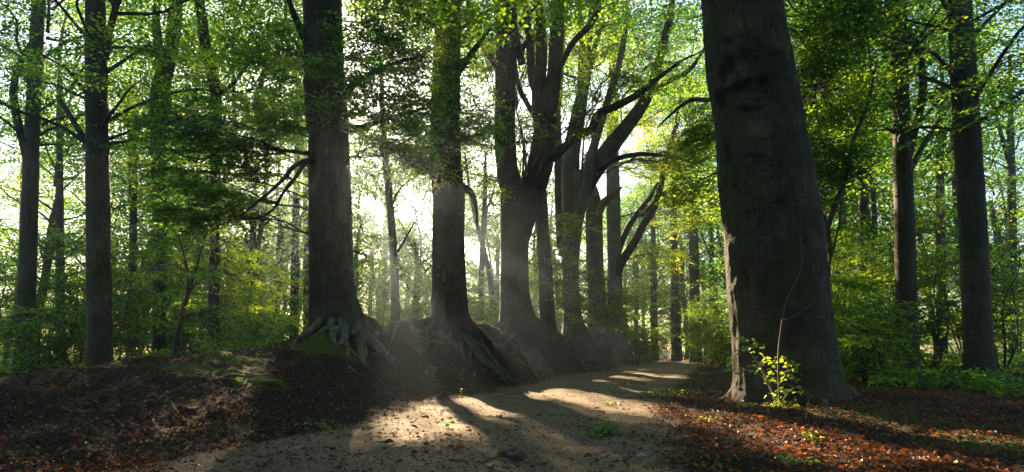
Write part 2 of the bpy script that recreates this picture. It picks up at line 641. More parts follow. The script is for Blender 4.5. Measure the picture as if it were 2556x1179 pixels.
def make_template(seed, length, leaf, nside, gap):
    r = np.random.default_rng(seed)
    P, D, Nn, S, W = [], [], [], [], []

    def run(p0, ang, ln):
        k = max(2, int(ln / gap))
        dz = r.normal(0, .10)
        for i in range(k):
            t = (i + .8) / k
            b = ang + r.normal(0, .05)
            p = p0 + np.array([math.cos(b) * ln * t, math.sin(b) * ln * t, dz * ln * t - .22 * (ln * t) ** 2])
            a = b + (1 if i % 2 else -1) * r.uniform(.6, 1.05) * (0.3 if i == k - 1 else 1)
            P.append(p); D.append([math.cos(a), math.sin(a), r.normal(-.12, .22)])
            Nn.append([r.normal(0, .34), r.normal(0, .34), 1]); S.append(leaf * r.uniform(.65, 1.15))
        e = p0 + np.array([math.cos(ang) * ln, math.sin(ang) * ln, dz * ln - .22 * ln ** 2])
        W.append((p0, e))
        return e
    run(np.zeros(3), 0, length)
    for i in range(nside):
        t = (i + .6) / nside * .85
        p0 = np.array([length * t, 0, -.22 * (length * t) ** 2])
        run(p0, (1 if i % 2 else -1) * r.uniform(.65, 1.05), length * (.62 * (1 - t) + .12) * r.uniform(.7, 1.1))
    return (np.array(P), np.array(D), nrm(np.array(Nn)), np.array(S), W)


FINE = [make_template(100 + i, 0.85, 0.096, 8, .066) for i in range(5)]
MEDI = [make_template(200 + i, 1.0, 0.105, 8, .085) for i in range(5)]
COAR = [make_template(300 + i, 1.25, 0.17, 6, .15) for i in range(5)]


def place_sprays(anchor, heading, droop, roll, scale, temps, hi, tint, leafb, woodb=None, tw=.006, carve=True, origin=None):
    """anchor (n,3); lays a flat spray of leaves at each anchor; returns nothing, fills the builders"""
    pick = rng.integers(0, len(temps), len(anchor))
    for k, (P, D, Nn, S, W) in enumerate(temps):
        idx = np.nonzero(pick == k)[0]
        if not len(idx):
            continue
        ch, sh = np.cos(heading[idx]), np.sin(heading[idx])
        cd, sd = np.cos(droop[idx]), np.sin(droop[idx])
        cr, sr = np.cos(roll[idx]), np.sin(roll[idx])
        z0 = np.zeros(len(idx)); o1 = np.ones(len(idx))
        Rz = np.stack([np.stack([ch, -sh, z0], -1), np.stack([sh, ch, z0], -1), np.stack([z0, z0, o1], -1)], 1)
        Ry = np.stack([np.stack([cd, z0, sd], -1), np.stack([z0, o1, z0], -1), np.stack([-sd, z0, cd], -1)], 1)
        Rx = np.stack([np.stack([o1, z0, z0], -1), np.stack([z0, cr, -sr], -1), np.stack([z0, sr, cr], -1)], 1)
        R_ = Rz @ Ry @ Rx
        sc_ = scale[idx]
        p = np.einsum('nij,mj->nmi', R_, P) * sc_[:, None, None] + anchor[idx][:, None, :]
        d = np.einsum('nij,mj->nmi', R_, D); n = np.einsum('nij,mj->nmi', R_, Nn)
        s = np.broadcast_to(S[None] * np.sqrt(sc_)[:, None], p.shape[:2])
        tn = np.clip(tint[idx][:, None] + rng.normal(0, .13, p.shape[:2]), 0, 1)
        keep = rng.random(p.shape[:2]) > .08
        pf, df, nf_, sf, tf = p.reshape(-1, 3), d.reshape(-1, 3), n.reshape(-1, 3), s.reshape(-1), tn.reshape(-1)
        kf = keep.reshape(-1)
        if carve:
            kf &= ~gap_mask(pf)
        df = df + rng.normal(0, .15, df.shape)
        if kf.any():
            v, q, m_ = leaf_np(pf[kf], df[kf], nf_[kf], sf[kf], hi)
            leafb.add(v, q, np.repeat(tf[kf], m_))
        if woodb is not None:
            ends = [(a, b) for a, b in W]
            A = np.einsum('nij,mj->nmi', R_, np.array([e[0] for e in ends])) * sc_[:, None, None] + anchor[idx][:, None, :]
            B = np.einsum('nij,mj->nmi', R_, np.array([e[1] for e in ends])) * sc_[:, None, None] + anchor[idx][:, None, :]
            A, B = A.reshape(-1, 3), B.reshape(-1, 3)
            d_ = nrm(B - A)
            s_ = nrm(np.cross(d_, np.array([0.0, 0, 1]))); u_ = np.cross(s_, d_)
            w = tw
            vv = np.stack([A + s_ * w, A - s_ * w * .5 + u_ * w * .87, A - s_ * w * .5 - u_ * w * .87, B + s_ * w * .4, B - s_ * w * .2 + u_ * w * .35, B - s_ * w * .2 - u_ * w * .35], 1)
            kk = np.arange(len(A))[:, None] * 6
            woodb.add(vv.reshape(-1, 3), np.concatenate([kk + np.array([0, 1, 4, 3]), kk + np.array([1, 2, 5, 4]), kk + np.array([2, 0, 3, 5])]))


def bough(p0, p1, r0, r1, wob=.12, n=9, sag=.0):
    L = np.linalg.norm(p1 - p0)
    c = np.linspace(0, 1, 5)[:, None]
    ctrl = p0 * (1 - c) + p1 * c
    ctrl[1:-1] += rng.normal(0, wob * L * .35, (3, 3)) * np.array([1, 1, .6])
    ctrl[:, 2] += sag * L * np.sin(np.pi * c[:, 0])
    r = r0 * (1 - c) + r1 * c
    s = spline(np.concatenate([ctrl, r], 1), n)
    return s[:, :3], s[:, 3]


def cloud_sprays(c, rad, n, trunk_xy, temps, hi, leafb, woodb, layer=.55, scale=(.8, 1.25), tint=.4, carve=True, wood=True, tw=.006, hub=None, droop0=.12):
    c = np.asarray(c, float); rad = np.asarray(rad, float)
    p = rng.normal(0, 1, (n, 3)); p = nrm(p) * (rng.random((n, 1)) ** .4)
    p = p * rad
    if layer:
        p[:, 2] = np.round((p[:, 2] + .3 * p[:, 0]) / layer) * layer - .3 * p[:, 0] + rng.normal(0, .06, n)
    a = p + c
    out = a[:, :2] - np.asarray(trunk_xy)[None]
    head = np.arctan2(out[:, 1], out[:, 0]) + rng.normal(0, .65, n)
    a[:, :2] -= .4 * np.stack([np.cos(head), np.sin(head)], -1)
    droop = droop0 + rng.normal(0, .16, n)
    tn = tint + rng.normal(0, .10, n) + .25 * vn(a[:, 0] * .8, a[:, 2] * .8 + a[:, 1] * .5, 3)
    place_sprays(a, head, droop, rng.normal(0, .22, n), rng.uniform(*scale, n), temps, hi, tn, leafb, woodb if wood else None, tw, carve)
    if hub is not None and woodb is not None:
        h = np.asarray(hub, float)
        for i in range(0, n, 6):
            b, r = bough(h if i % 10 else (h + c) / 2, a[i], .016, .006, .10, 6, .03)
            woodb.add(*tube(b, r, 4, cap=False))


# ------------------------------------------------------------------ big beeches along the bank
def flute(base_z, nl, amp, hgt_, seed, bark=.012):
    ph = np.random.default_rng(seed).uniform(0, 6.28, 4)

    def f(rr, th, s, p):
        h = np.clip((p[:, 2:3] - base_z), 0, None)
        fl = np.exp(-h / hgt_)
        lob = .5 * np.cos(nl * th + ph[0] + .6 * np.sin(th + ph[1])) + .35 * np.cos((nl + 3) * th + ph[2]) + .15 * np.cos(2 * nl * th + ph[3])
        lob = np.where(lob > 0, lob, lob * .55)
        g = rr * (1 + amp * fl * lob)
        g = g * (1 + .05 * fbm(th * 1.1 + ph[0], s * .9, seed, 3) + .03 * np.cos(2 * th + ph[2] + s * .5))
        return g + bark * fbm(th * 4 + ph[1], s * 6, seed + 5, 3)
    return f


def trunk(rows, Y, parent, mat, name='trunk', seg=40, ring=.06, disp=None, dY=0.0, org=None, extra=None):
    c = pxs(rows, Y, dY) if not isinstance(rows, np.ndarray) else rows
    L = np.linalg.norm(np.diff(c[:, :3], axis=0), axis=1).sum()
    n = int(np.clip(L / ring, 8, 460))
    s = spline(c, n)
    v, q = tube(s[:, :3], np.maximum(s[:, 3], .004), seg, disp)
    sc_ = np.zeros(len(v))
    if extra is not None:
        v, sc_ = extra(v, s)
    org = np.array(parent.location) if parent is not None and org is None else np.zeros(3)
    me = mesh_np(name, v - org, q, mat, True, {'scar': sc_})
    return link(name, me, parent)


def limb_disp(seed):
    return lambda rr, th, s, p: rr * (1 + .10 * fbm(th * 1.2, s * 1.6, seed, 3) + .05 * np.cos(2 * th + s))


def root(parent, pts, r0, r1, lift=.42, seg=7, on=True, jit=.05):
    """pts: pixels on the bank; follows the surface of the ground"""
    w = []
    for (px, py) in pts:
        w.append(hit(px, py))
    k = 1
    while k < len(w) and np.linalg.norm(w[k] - w[k - 1]) < 2.6:
        k += 1
    if k < 2:
        return None
    w = np.array(w[:k])
    n = max(8, int(np.linalg.norm(np.diff(w, axis=0), axis=1).sum() / .09))
    s = spline(w, n)
    t = np.linspace(0, 1, n)
    r = 1.25 * r0 * (1 - t) ** .8 + r1
    s[:, 0] += jit * fbm(t * 7 + pts[0][0], t * 0, 5, 3); s[:, 1] += jit * fbm(t * 7, t * 0 + pts[0][1], 6, 3)
    s[:, 2] = np.maximum(hgt(s[:, 0], s[:, 1]), s[:, 2] - .12) + r * lift
    v, q = tube(s, r, seg, limb_disp(int(pts[0][0]) % 50))
    org = np.array(parent.location)
    return link('root', mesh_np('root', v - org, q, M['root'], True, {'scar': np.zeros(len(v))}), parent)


def rand_roots(parent, base, rb, n, seed, lo, hi_, a0, a1):
    r = np.random.default_rng(seed)
    for i in range(n):
        a = a0 + (a1 - a0) * (i + r.uniform(.1, .9)) / n
        L = r.uniform(lo, hi_)
        k = int(L / .11) + 6
        t = np.linspace(0, 1, k)
        ang = a + .7 * fbm(t * 3, t * 0 + i * 3.7 + seed, 7, 3)
        st = L / k
        x = base[0] + math.cos(a) * rb * .75 + np.cumsum(np.cos(ang) * st)
        y = base[1] + math.sin(a) * rb * .75 + np.cumsum(np.sin(ang) * st)
        r0 = r.uniform(.04, .13)
        rad = r0 * (1 - t) ** .7 + .008
        z = hgt(x, y) + rad * .42 + .20 * np.exp(-t * 9) - .05 * np.maximum(fbm(t * 5, t * 0 + i, 4, 2), 0)
        v, q = tube(np.stack([x, y, z], -1), rad, 6, limb_disp(seed + i))
        link('root', mesh_np('root', v - np.array(parent.location), q, M['root'], True, {'scar': np.zeros(len(v))}), parent)
        if r.random() < .6:
            j = k // 2
            t2 = np.linspace(0, 1, j)
            an2 = ang[k - j - 1] + r.choice([-1, 1]) * .6 + .6 * fbm(t2 * 3, t2 * 0 + i, 9, 3)
            x2 = x[k - j - 1] + np.cumsum(np.cos(an2) * st); y2 = y[k - j - 1] + np.cumsum(np.sin(an2) * st)
            rad2 = rad[k - j - 1] * .7 * (1 - t2) ** .7 + .006
            v, q = tube(np.stack([x2, y2, hgt(x2, y2) + rad2 * .4], -1), rad2, 5)
            link('root', mesh_np('root', v - np.array(parent.location), q, M['root'], True, {'scar': np.zeros(len(v))}), parent)


BEECHES = {}


def beech(key, label, rows, Y, nl, amp, fh, seed, mat='bark', top=None):
    rows = list(rows)
    b = at(rows[0][0], rows[0][1], Y)
    loc = np.array([b[0], b[1], float(hgt(b[0], b[1], False))])
    t = thing('beech_tree', label, 'tree', loc, 'old beeches along the track')
    c = pxs(rows, Y)
    c0 = c[0].copy(); c0[2] = loc[2] - .5; c0[3] *= 1.12
    c = np.concatenate([[c0], c])
    if top is not None:
        c = np.concatenate([c, top])
    trunk(c, Y, t, M[mat], seg=48, ring=.07, disp=flute(loc[2], nl, amp, fh, seed))
    BEECHES[key] = (t, c, loc)
    return t


def limb(t, rows, Y, dY=0.0, mat='bark', seg=14, seed=3):
    return trunk(rows, Y, t, M[mat], 'limb', seg, .09, limb_disp(seed), dY)


T1 = beech('T1', 'thickest upright beech on the bank, with a mossy root skirt, left of the sun',
    [(845, 838, 172), (838, 805, 130), (832, 760, 116), (828, 700, 107), (826, 600, 104), (823, 450, 98), (820, 330, 98), (812, 250, 96), (808, 100, 96), (805, 0, 95), (800, -400, 80), (798, -900, 55), (795, -1300, 20)],
    13.5, 7, .26, .36, 1)
T2 = beech('T2', 'straight grey beech on the bank with a tangle of roots spilling down to the track',
    [(1122, 822, 130), (1122, 785, 100), (1121, 740, 92), (1120, 680, 85), (1119, 600, 82), (1120, 500, 82), (1113, 400, 76), (1112, 250, 70), (1117, 100, 64), (1120, 0, 60), (1122, -400, 46), (1124, -900, 20)],
    17, 8, .26, .36, 2)
T3 = beech('T3', 'beech that forks into two thick stems, sunbeams crossing its trunk',
    [(1296, 832, 125), (1290, 795, 94), (1286, 750, 78), (1284, 690, 74), (1284, 620, 72), (1290, 565, 86), (1299, 515, 104), (1303, 480, 104), (1304, 462, 70)],
    20, 7, .26, .4, 3)
T4 = beech('T4', 'slim beech between the forked beech and the many-stemmed beech',
    [(1372, 862, 54), (1368, 810, 42), (1364, 740, 38), (1360, 650, 35), (1354, 560, 31), (1348, 460, 30), (1344, 300, 24), (1342, 100, 20), (1340, -200, 12)],
    23, 6, .3, .4, 4)
T5 = beech('T5', 'many-stemmed beech whose heavy limb arches out over the track',
    [(1436, 850, 76), (1430, 800, 50), (1426, 740, 43), (1424, 660, 42), (1428, 590, 48), (1434, 530, 54), (1444, 475, 55), (1452, 430, 36)],
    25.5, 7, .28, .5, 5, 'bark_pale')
T6 = beech('T6', 'pale barked beech with a broken top and a torn limb stub',
    [(1502, 862, 54), (1496, 800, 44), (1490, 720, 41), (1485, 640, 42), (1483, 570, 44), (1482, 520, 42), (1480, 480, 30), (1477, 448, 8)],
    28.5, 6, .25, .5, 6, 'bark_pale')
T7 = beech('T7', 'last tall beech on the bank, with a limb leaning right over the track',
    [(1542, 890, 66), (1539, 845, 48), (1536, 780, 40), (1535, 700, 36), (1533, 600, 34), (1531, 500, 34), (1529, 400, 31), (1530, 250, 28), (1532, 100, 24), (1534, -200, 14)],
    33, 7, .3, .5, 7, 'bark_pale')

# stems and limbs
limb(T1, [(868, 322, 30), (900, 320, 18), (940, 306, 13), (1000, 288, 9), (1060, 270, 6)], 13.5, -1.2, seed=11)
limb(T1, [(790, 408, 26), (765, 402, 16), (735, 415, 12), (700, 455, 9), (655, 495, 7), (600, 540, 4)], 13.3, -2.0, seed=12)
limb(T1, [(785, 400, 22), (765, 405, 12), (740, 440, 10), (705, 485, 8), (680, 525, 7), (640, 545, 6), (570, 550, 3)], 13.2, -1.2, seed=13)
limb(T1, [(790, 385, 20), (740, 380, 10), (690, 372, 7), (640, 350, 5), (560, 330, 3)], 13.4, -2.0, seed=14)
limb(T1, [(842, 255, 26), (900, 200, 14), (980, 160, 10), (1060, 140, 5)], 13.4, -1.5, seed=15)
limb(T1, [(770, 110, 26), (735, 40, 16), (700, -60, 12), (640, -160, 6)], 13.4, -1.0, seed=16)
limb(T2, [(1150, 470, 30), (1170, 475, 18), (1185, 500, 10), (1192, 560, 6)], 17.2, .6, seed=17)
limb(T2, [(1110, 290, 22), (1060, 250, 12), (1020, 265, 8), (985, 275, 5)], 16.9, -1.5, seed=18)
limb(T2, [(1130, 200, 22), (1180, 130, 14), (1230, 60, 9)], 16.9, -1.0, seed=19)
limb(T3, [(1288, 530, 40), (1278, 480, 56), (1268, 440, 56), (1262, 380, 52), (1260, 280, 49), (1262, 190, 52), (1264, 90, 57), (1262, 0, 54), (1255, -300, 42), (1245, -800, 14)], 19.8, seg=36, seed=21)
limb(T3, [(1312, 540, 46), (1326, 490, 62), (1340, 440, 64), (1352, 395, 62), (1358, 340, 52), (1366, 280, 46), (1380, 210, 40), (1389, 120, 38), (1392, 0, 34), (1396, -300, 22), (1400, -600, 8)], 20, seg=36, seed=22)
limb(T3, [(1352, 400, 36), (1385, 388, 28), (1415, 362, 22), (1445, 338, 20), (1476, 322, 19), (1492, 288, 20), (1540, 264, 19), (1590, 238, 17), (1640, 198, 12), (1705, 150, 7), (1750, 128, 4), (1800, 70, 2)], 19.9, -2.2, seg=18, seed=23)
limb(T3, [(1350, 360, 26), (1344, 290, 34), (1345, 220, 34), (1352, 150, 28), (1349, 60, 24), (1342, -40, 20), (1338, -250, 10)], 20.1, .3, seg=20, seed=24)
limb(T3, [(1345, 250, 18), (1328, 200, 20), (1322, 100, 18), (1308, 0, 15), (1300, -120, 8)], 20.2, .6, seg=14, seed=25)
limb(T3, [(1352, 330, 12), (1322, 270, 14), (1298, 225, 13), (1290, 190, 10), (1280, 100, 6)], 20.3, .8, seg=12, seed=29)
limb(T3, [(1262, 190, 22), (1216, 130, 19), (1185, 70, 17), (1165, -20, 14), (1150, -140, 8)], 19.8, -.4, seg=14, seed=26)
limb(T3, [(1376, 215, 14), (1400, 165, 14), (1432, 105, 15), (1468, 68, 16), (1492, 30, 14), (1492, -30, 10), (1498, -100, 6)], 19.8, -.9, seg=14, seed=27)
limb(T5, [(1420, 640, 30), (1420, 560, 30), (1417, 480, 27), (1417, 390, 25), (1433, 300, 23), (1448, 235, 21), (1462, 150, 19), (1474, 60, 18), (1480, -20, 15), (1482, -200, 8)], 25.2, seg=22, mat='bark_pale', seed=31)
limb(T5, [(1402, 640, 22), (1416, 590, 24), (1448, 520, 27), (1464, 460, 26), (1474, 400, 23), (1490, 340, 21), (1518, 250, 19), (1545, 160, 16), (1562, 60, 13), (1570, -60, 8)], 24.9, seg=22, mat='bark_pale', seed=32)
limb(T5, [(1440, 500, 50), (1470, 445, 48), (1505, 395, 44), (1545, 340, 38), (1595, 275, 32), (1625, 220, 27), (1648, 140, 22), (1672, 40, 17), (1690, -80, 10)], 25.5, -1.5, seg=24, seed=33)
limb(T5, [(1500, 420, 18), (1530, 400, 15), (1590, 386, 12), (1650, 388, 8), (1710, 400, 5), (1760, 425, 2)], 25.0, -2.0, seg=12, seed=34)
limb(T5, [(1620, 235, 16), (1665, 205, 13), (1720, 175, 10), (1760, 120, 7)], 24.2, -1.0, seg=12, seed=35)
limb(T5, [(1400, 620, 22), (1396, 520, 22), (1394, 400, 20), (1392, 280, 18), (1402, 150, 15), (1412, 20, 11)], 26.2, .3, seg=16, seed=36)
limb(T5, [(1440, 470, 26), (1436, 400, 22), (1450, 300, 19), (1470, 180, 16), (1500, 60, 12)], 26.4, .6, seg=14, seed=37)
t6s = limb(T6, [(1492, 540, 22), (1503, 512, 22), (1525, 490, 18), (1540, 477, 14), (1552, 466, 3)], 28.2, -.6, 'torn', 12, 41)
t6s['label'] = 'torn orange-brown stub of a broken limb'
limb(T7, [(1540, 690, 22), (1552, 655, 22), (1580, 610, 20), (1606, 562, 18), (1632, 518, 17), (1650, 462, 15), (1660, 405, 13), (1688, 310, 11), (1700, 240, 8), (1722, 160, 5), (1740, 60, 2)], 32.8, -1.0, seg=14, seed=51)
limb(T7, [(1540, 640, 16), (1562, 580, 15), (1590, 535, 13), (1618, 500, 11), (1640, 462, 8), (1668, 420, 6), (1690, 360, 4), (1720, 300, 2)], 33, .6, seg=12, seed=52)
limb(T7, [(1640, 490, 9), (1670, 478, 8), (1700, 474, 4)], 32.2, -.5, seg=8, seed=53)
limb(T7, [(1600, 540, 9), (1640, 500, 8), (1690, 465, 4)], 33.1, .5, seg=8, seed=54)

# roots
for pts, r0, r1 in [
    ([(880, 835), (915, 850), (945, 872), (965, 895), (980, 912), (993, 924)], .13, .02),
    ([(900, 842), (896, 862), (898, 885), (905, 905), (912, 918)], .09, .012),
    ([(905, 855), (912, 875), (910, 895), (906, 912)], .05, .01),
    ([(860, 830), (856, 848), (846, 868)], .10, .02),
    ([(835, 830), (830, 845), (838, 862)], .08, .02),
    ([(800, 825), (770, 815), (745, 818), (728, 825)], .08, .02),
    ([(745, 818), (790, 822), (815, 835), (830, 850)], .06, .02),
    ([(955, 880), (975, 892), (990, 905), (1010, 915)], .03, .008),
    ([(905, 880), (935, 884), (960, 890)], .025, .008)]:
    root(T1, pts, r0, r1)
for pts, r0, r1 in [
    ([(1100, 800), (1085, 805), (1068, 815), (1055, 835), (1050, 850)], .09, .015),
    ([(1120, 805), (1135, 830), (1150, 860), (1162, 885), (1172, 905)], .09, .015),
    ([(1165, 815), (1172, 850), (1175, 880), (1174, 910)], .09, .012),
    ([(1150, 812), (1165, 835), (1195, 855), (1215, 885), (1235, 905), (1250, 922)], .11, .015),
    ([(1180, 815), (1205, 830), (1225, 850), (1240, 862)], .07, .012),
    ([(1110, 810), (1118, 835), (1130, 855), (1136, 880)], .05, .008),
    ([(1225, 870), (1250, 866), (1262, 880), (1278, 890)], .06, .012),
    ([(1068, 825), (1062, 845), (1066, 858), (1050, 876), (1042, 884)], .045, .01),
    ([(1000, 812), (985, 825), (975, 850)], .035, .008), ([(985, 815), (980, 840), (974, 858)], .03, .008),
    ([(1010, 815), (1035, 830), (1060, 842), (1090, 850)], .03, .008), ([(990, 855), (1020, 862), (1045, 880)], .03, .008),
    ([(1180, 880), (1195, 900), (1215, 915), (1205, 930)], .03, .006), ([(1150, 870), (1160, 900), (1180, 915)], .025, .006)]:
    root(T2, pts, r0, r1)
for pts, r0, r1 in [
    ([(1260, 812), (1240, 822), (1225, 832), (1212, 842)], .08, .015), ([(1280, 818), (1262, 826), (1240, 830), (1222, 838)], .06, .012),
    ([(1290, 818), (1308, 832), (1318, 850), (1330, 870), (1340, 890)], .08, .012), ([(1320, 820), (1345, 840), (1368, 862), (1385, 885)], .09, .012),
    ([(1310, 820), (1330, 845), (1352, 870), (1366, 895)], .06, .01), ([(1275, 825), (1290, 850), (1300, 875), (1312, 895)], .05, .01),
    ([(1335, 830), (1365, 850), (1392, 868), (1410, 890)], .06, .01), ([(1262, 830), (1250, 850), (1262, 870)], .04, .01)]:
    root(T3, pts, r0, r1)
for tr, pts, r0, r1 in [
    (T4, [(1372, 850), (1388, 862), (1405, 872), (1425, 892)], .08, .012), (T4, [(1360, 850), (1352, 862), (1356, 880)], .06, .012),
    (T5, [(1450, 842), (1470, 856), (1482, 872), (1492, 892)], .10, .012), (T5, [(1440, 842), (1455, 862), (1466, 880), (1472, 898)], .08, .012),
    (T5, [(1420, 842), (1410, 852), (1398, 858)], .07, .012), (T5, [(1458, 846), (1485, 862), (1500, 878), (1510, 890)], .07, .012), (T5, [(1430, 845), (1436, 868), (1446, 888)], .06, .01),
    (T7, [(1555, 878), (1562, 888), (1566, 896)], .10, .02), (T7, [(1535, 880), (1528, 888)], .08, .02)]:
    root(tr, pts, r0, r1)
rand_roots(T2, BEECHES['T2'][2], .5, 15, 61, .7, 2.4, -2.8, -.2)
rand_roots(T3, BEECHES['T3'][2], .6, 13, 62, .7, 2.2, -2.7, -.2)
rand_roots(T5, BEECHES['T5'][2], .6, 7, 63, .8, 2.0, -2.2, -.1)
rand_roots(T1, BEECHES['T1'][2], .7, 6, 64, .5, 1.5, -2.4, -.1)

# ------------------------------------------------------------------ the great leaning beech on the right
def big_beech():
    Y = 10.3
    rows = [(1968, 1000, 284), (1967, 975, 266), (1962, 930, 251), (1953, 850, 243), (1943, 750, 237), (1931, 600, 227), (1912, 450, 220), (1891, 300, 208), (1868, 150, 200), (1848, 0, 186),
            (1815, -300, 165), (1770, -700, 140), (1730, -1200, 90), (1700, -1700, 30)]
    b = at(1968, 1000, Y)
    loc = np.array([b[0], b[1], float(hgt(b[0], b[1], False))])
    t = thing('beech_tree', 'huge dark leaning beech right of the track, its left edge sunlit', 'tree', loc, 'old beeches along the track')
    c = pxs(rows, Y)
    c0 = c[0].copy(); c0[2] = loc[2] - .4; c0[3] *= 1.03
    c = np.concatenate([[c0], c])
    fl = flute(loc[2], 6, .10, .3, 77, .010)

    def disp(rr, th, s, p):
        g = fl(rr, th, s, p)
        # knobbly, flaking strip of bark up the side that faces the sun
        side = np.exp(-((np.angle(np.exp(1j * (th - 1.65)))) / .34) ** 2)
        k = fbm(th * 14, s * 5, 81, 4); k2 = fbm(th * 5, s * 2.2, 83, 3)
        g = g + side * (.035 * np.maximum(k, -.2) + .035 * np.maximum(k2, 0))
        # slack rings of old branch collars
        g = g + .010 * np.maximum(vn(th * 2.2, s * 9, 85), 0) ** 2 * 6 * (fbm(th * 1.2, s * .7, 87, 2) > -.1) + .02 * fbm(th * 2.5, s * .6, 89, 3)
        return g

    def marks(v, s):
        d = v - CAM
        zc = d @ FWD
        X = RX / 2 + FPX * d[:, 0] / zc; Yp = RY / 2 - FPX * (d @ UPV) / zc
        cen = np.interp(v[:, 2], s[:, 2], s[:, 1])
        front = (v[:, 1] < cen)
        sc_ = np.zeros(len(v)); push = np.zeros(len(v))
        jx = 5 * fbm(Yp * .05, Yp * 0, 3, 3)
        for (x0, y0, x1, y1, w) in [(1852, -60, 1860, 50, 5), (1860, 50, 1871, 130, 4), (1772, -20, 1788, 66, 8)]:
            tt = np.clip((Yp - y0) / (y1 - y0), 0, 1)
            dx = np.abs(X + jx - (x0 + (x1 - x0) * tt))
            ins = (Yp > y0) & (Yp < y1)
            m = np.exp(-(dx / w) ** 2) * ins * (1 - .7 * tt)
            sc_ = np.maximum(sc_, m); push += -.02 * m
        wob = 9 * fbm(X * .06, Yp * .06, 13, 3)
        for (x0, y0, rx, ry, a) in [(1905, 204, 11, 9, .9), (1856, 210, 18, 8, .8), (1870, 203, 9, 6, .8), (1845, 222, 14, 6, .7), (1820, 225, 12, 5, .7), (1822, 160, 12, 18, .7), (1817, 102, 12, 6, .8),
                                    (1845, 186, 5, 4, .8), (1874, 388, 20, 3, .95), (1858, 270, 14, 5, .7), (1838, 465, 6, 6, .6), (1815, 375, 7, 22, .6), (1946, 506, 8, 4, .7), (1893, 555, 3, 10, .6),
                                    (1880, 528, 16, 2.5, .5), (1935, 132, 15, 4, .5), (1800, 245, 10, 20, .7), (1805, 180, 8, 24, .6), (1880, 228, 22, 2, .5), (1885, 248, 16, 2, .5), (1890, 270, 14, 2, .5), (1900, 346, 26, 2, .4),
                                    (1870, 145, 40, 2, .35), (1840, 90, 22, 2.5, .5), (1950, 340, 18, 2, .4), (1905, 720, 12, 20, .35), (1860, 700, 10, 30, .35), (1985, 820, 14, 30, .3)]:
            dd = ((X + wob - x0) / (rx * 1.3)) ** 2 + ((Yp + wob * .5 - y0) / (ry * 1.25 + .8)) ** 2
            m = min(1, a * 1.4) * np.exp(-dd ** 2 * .5)
            sc_ = np.maximum(sc_, m); push += -.022 * m + .016 * np.exp(-(dd - 1.8) ** 2 * 3) * a
        sc_ *= front; push *= front
        cx = np.interp(v[:, 2], s[:, 2], s[:, 0])
        rad = np.stack([v[:, 0] - cx, v[:, 1] - cen, np.zeros(len(v))], -1)
        v = v + nrm(rad) * push[:, None]
        return v, sc_
    trunk(c, Y, t, M['bark_old'], seg=170, ring=.042, disp=disp, extra=marks)
    for pts, r0, r1 in [([(2085, 965), (2105, 975), (2130, 985), (2150, 992)], .10, .02), ([(1835, 985), (1815, 996), (1790, 1004)], .07, .01), ([(2040, 1000), (2060, 1012), (2090, 1020)], .06, .01)]:
        root(t, pts, r0, r1)
    return t, c, loc


T8, c8, loc8 = big_beech()
BEECHES['T8'] = (T8, c8, loc8)
limb(T8, [(1790, 245, 14), (1765, 250, 12), (1720, 252, 10), (1670, 290, 6), (1640, 320, 3)], 10.4, 3.0, seg=10, seed=71)

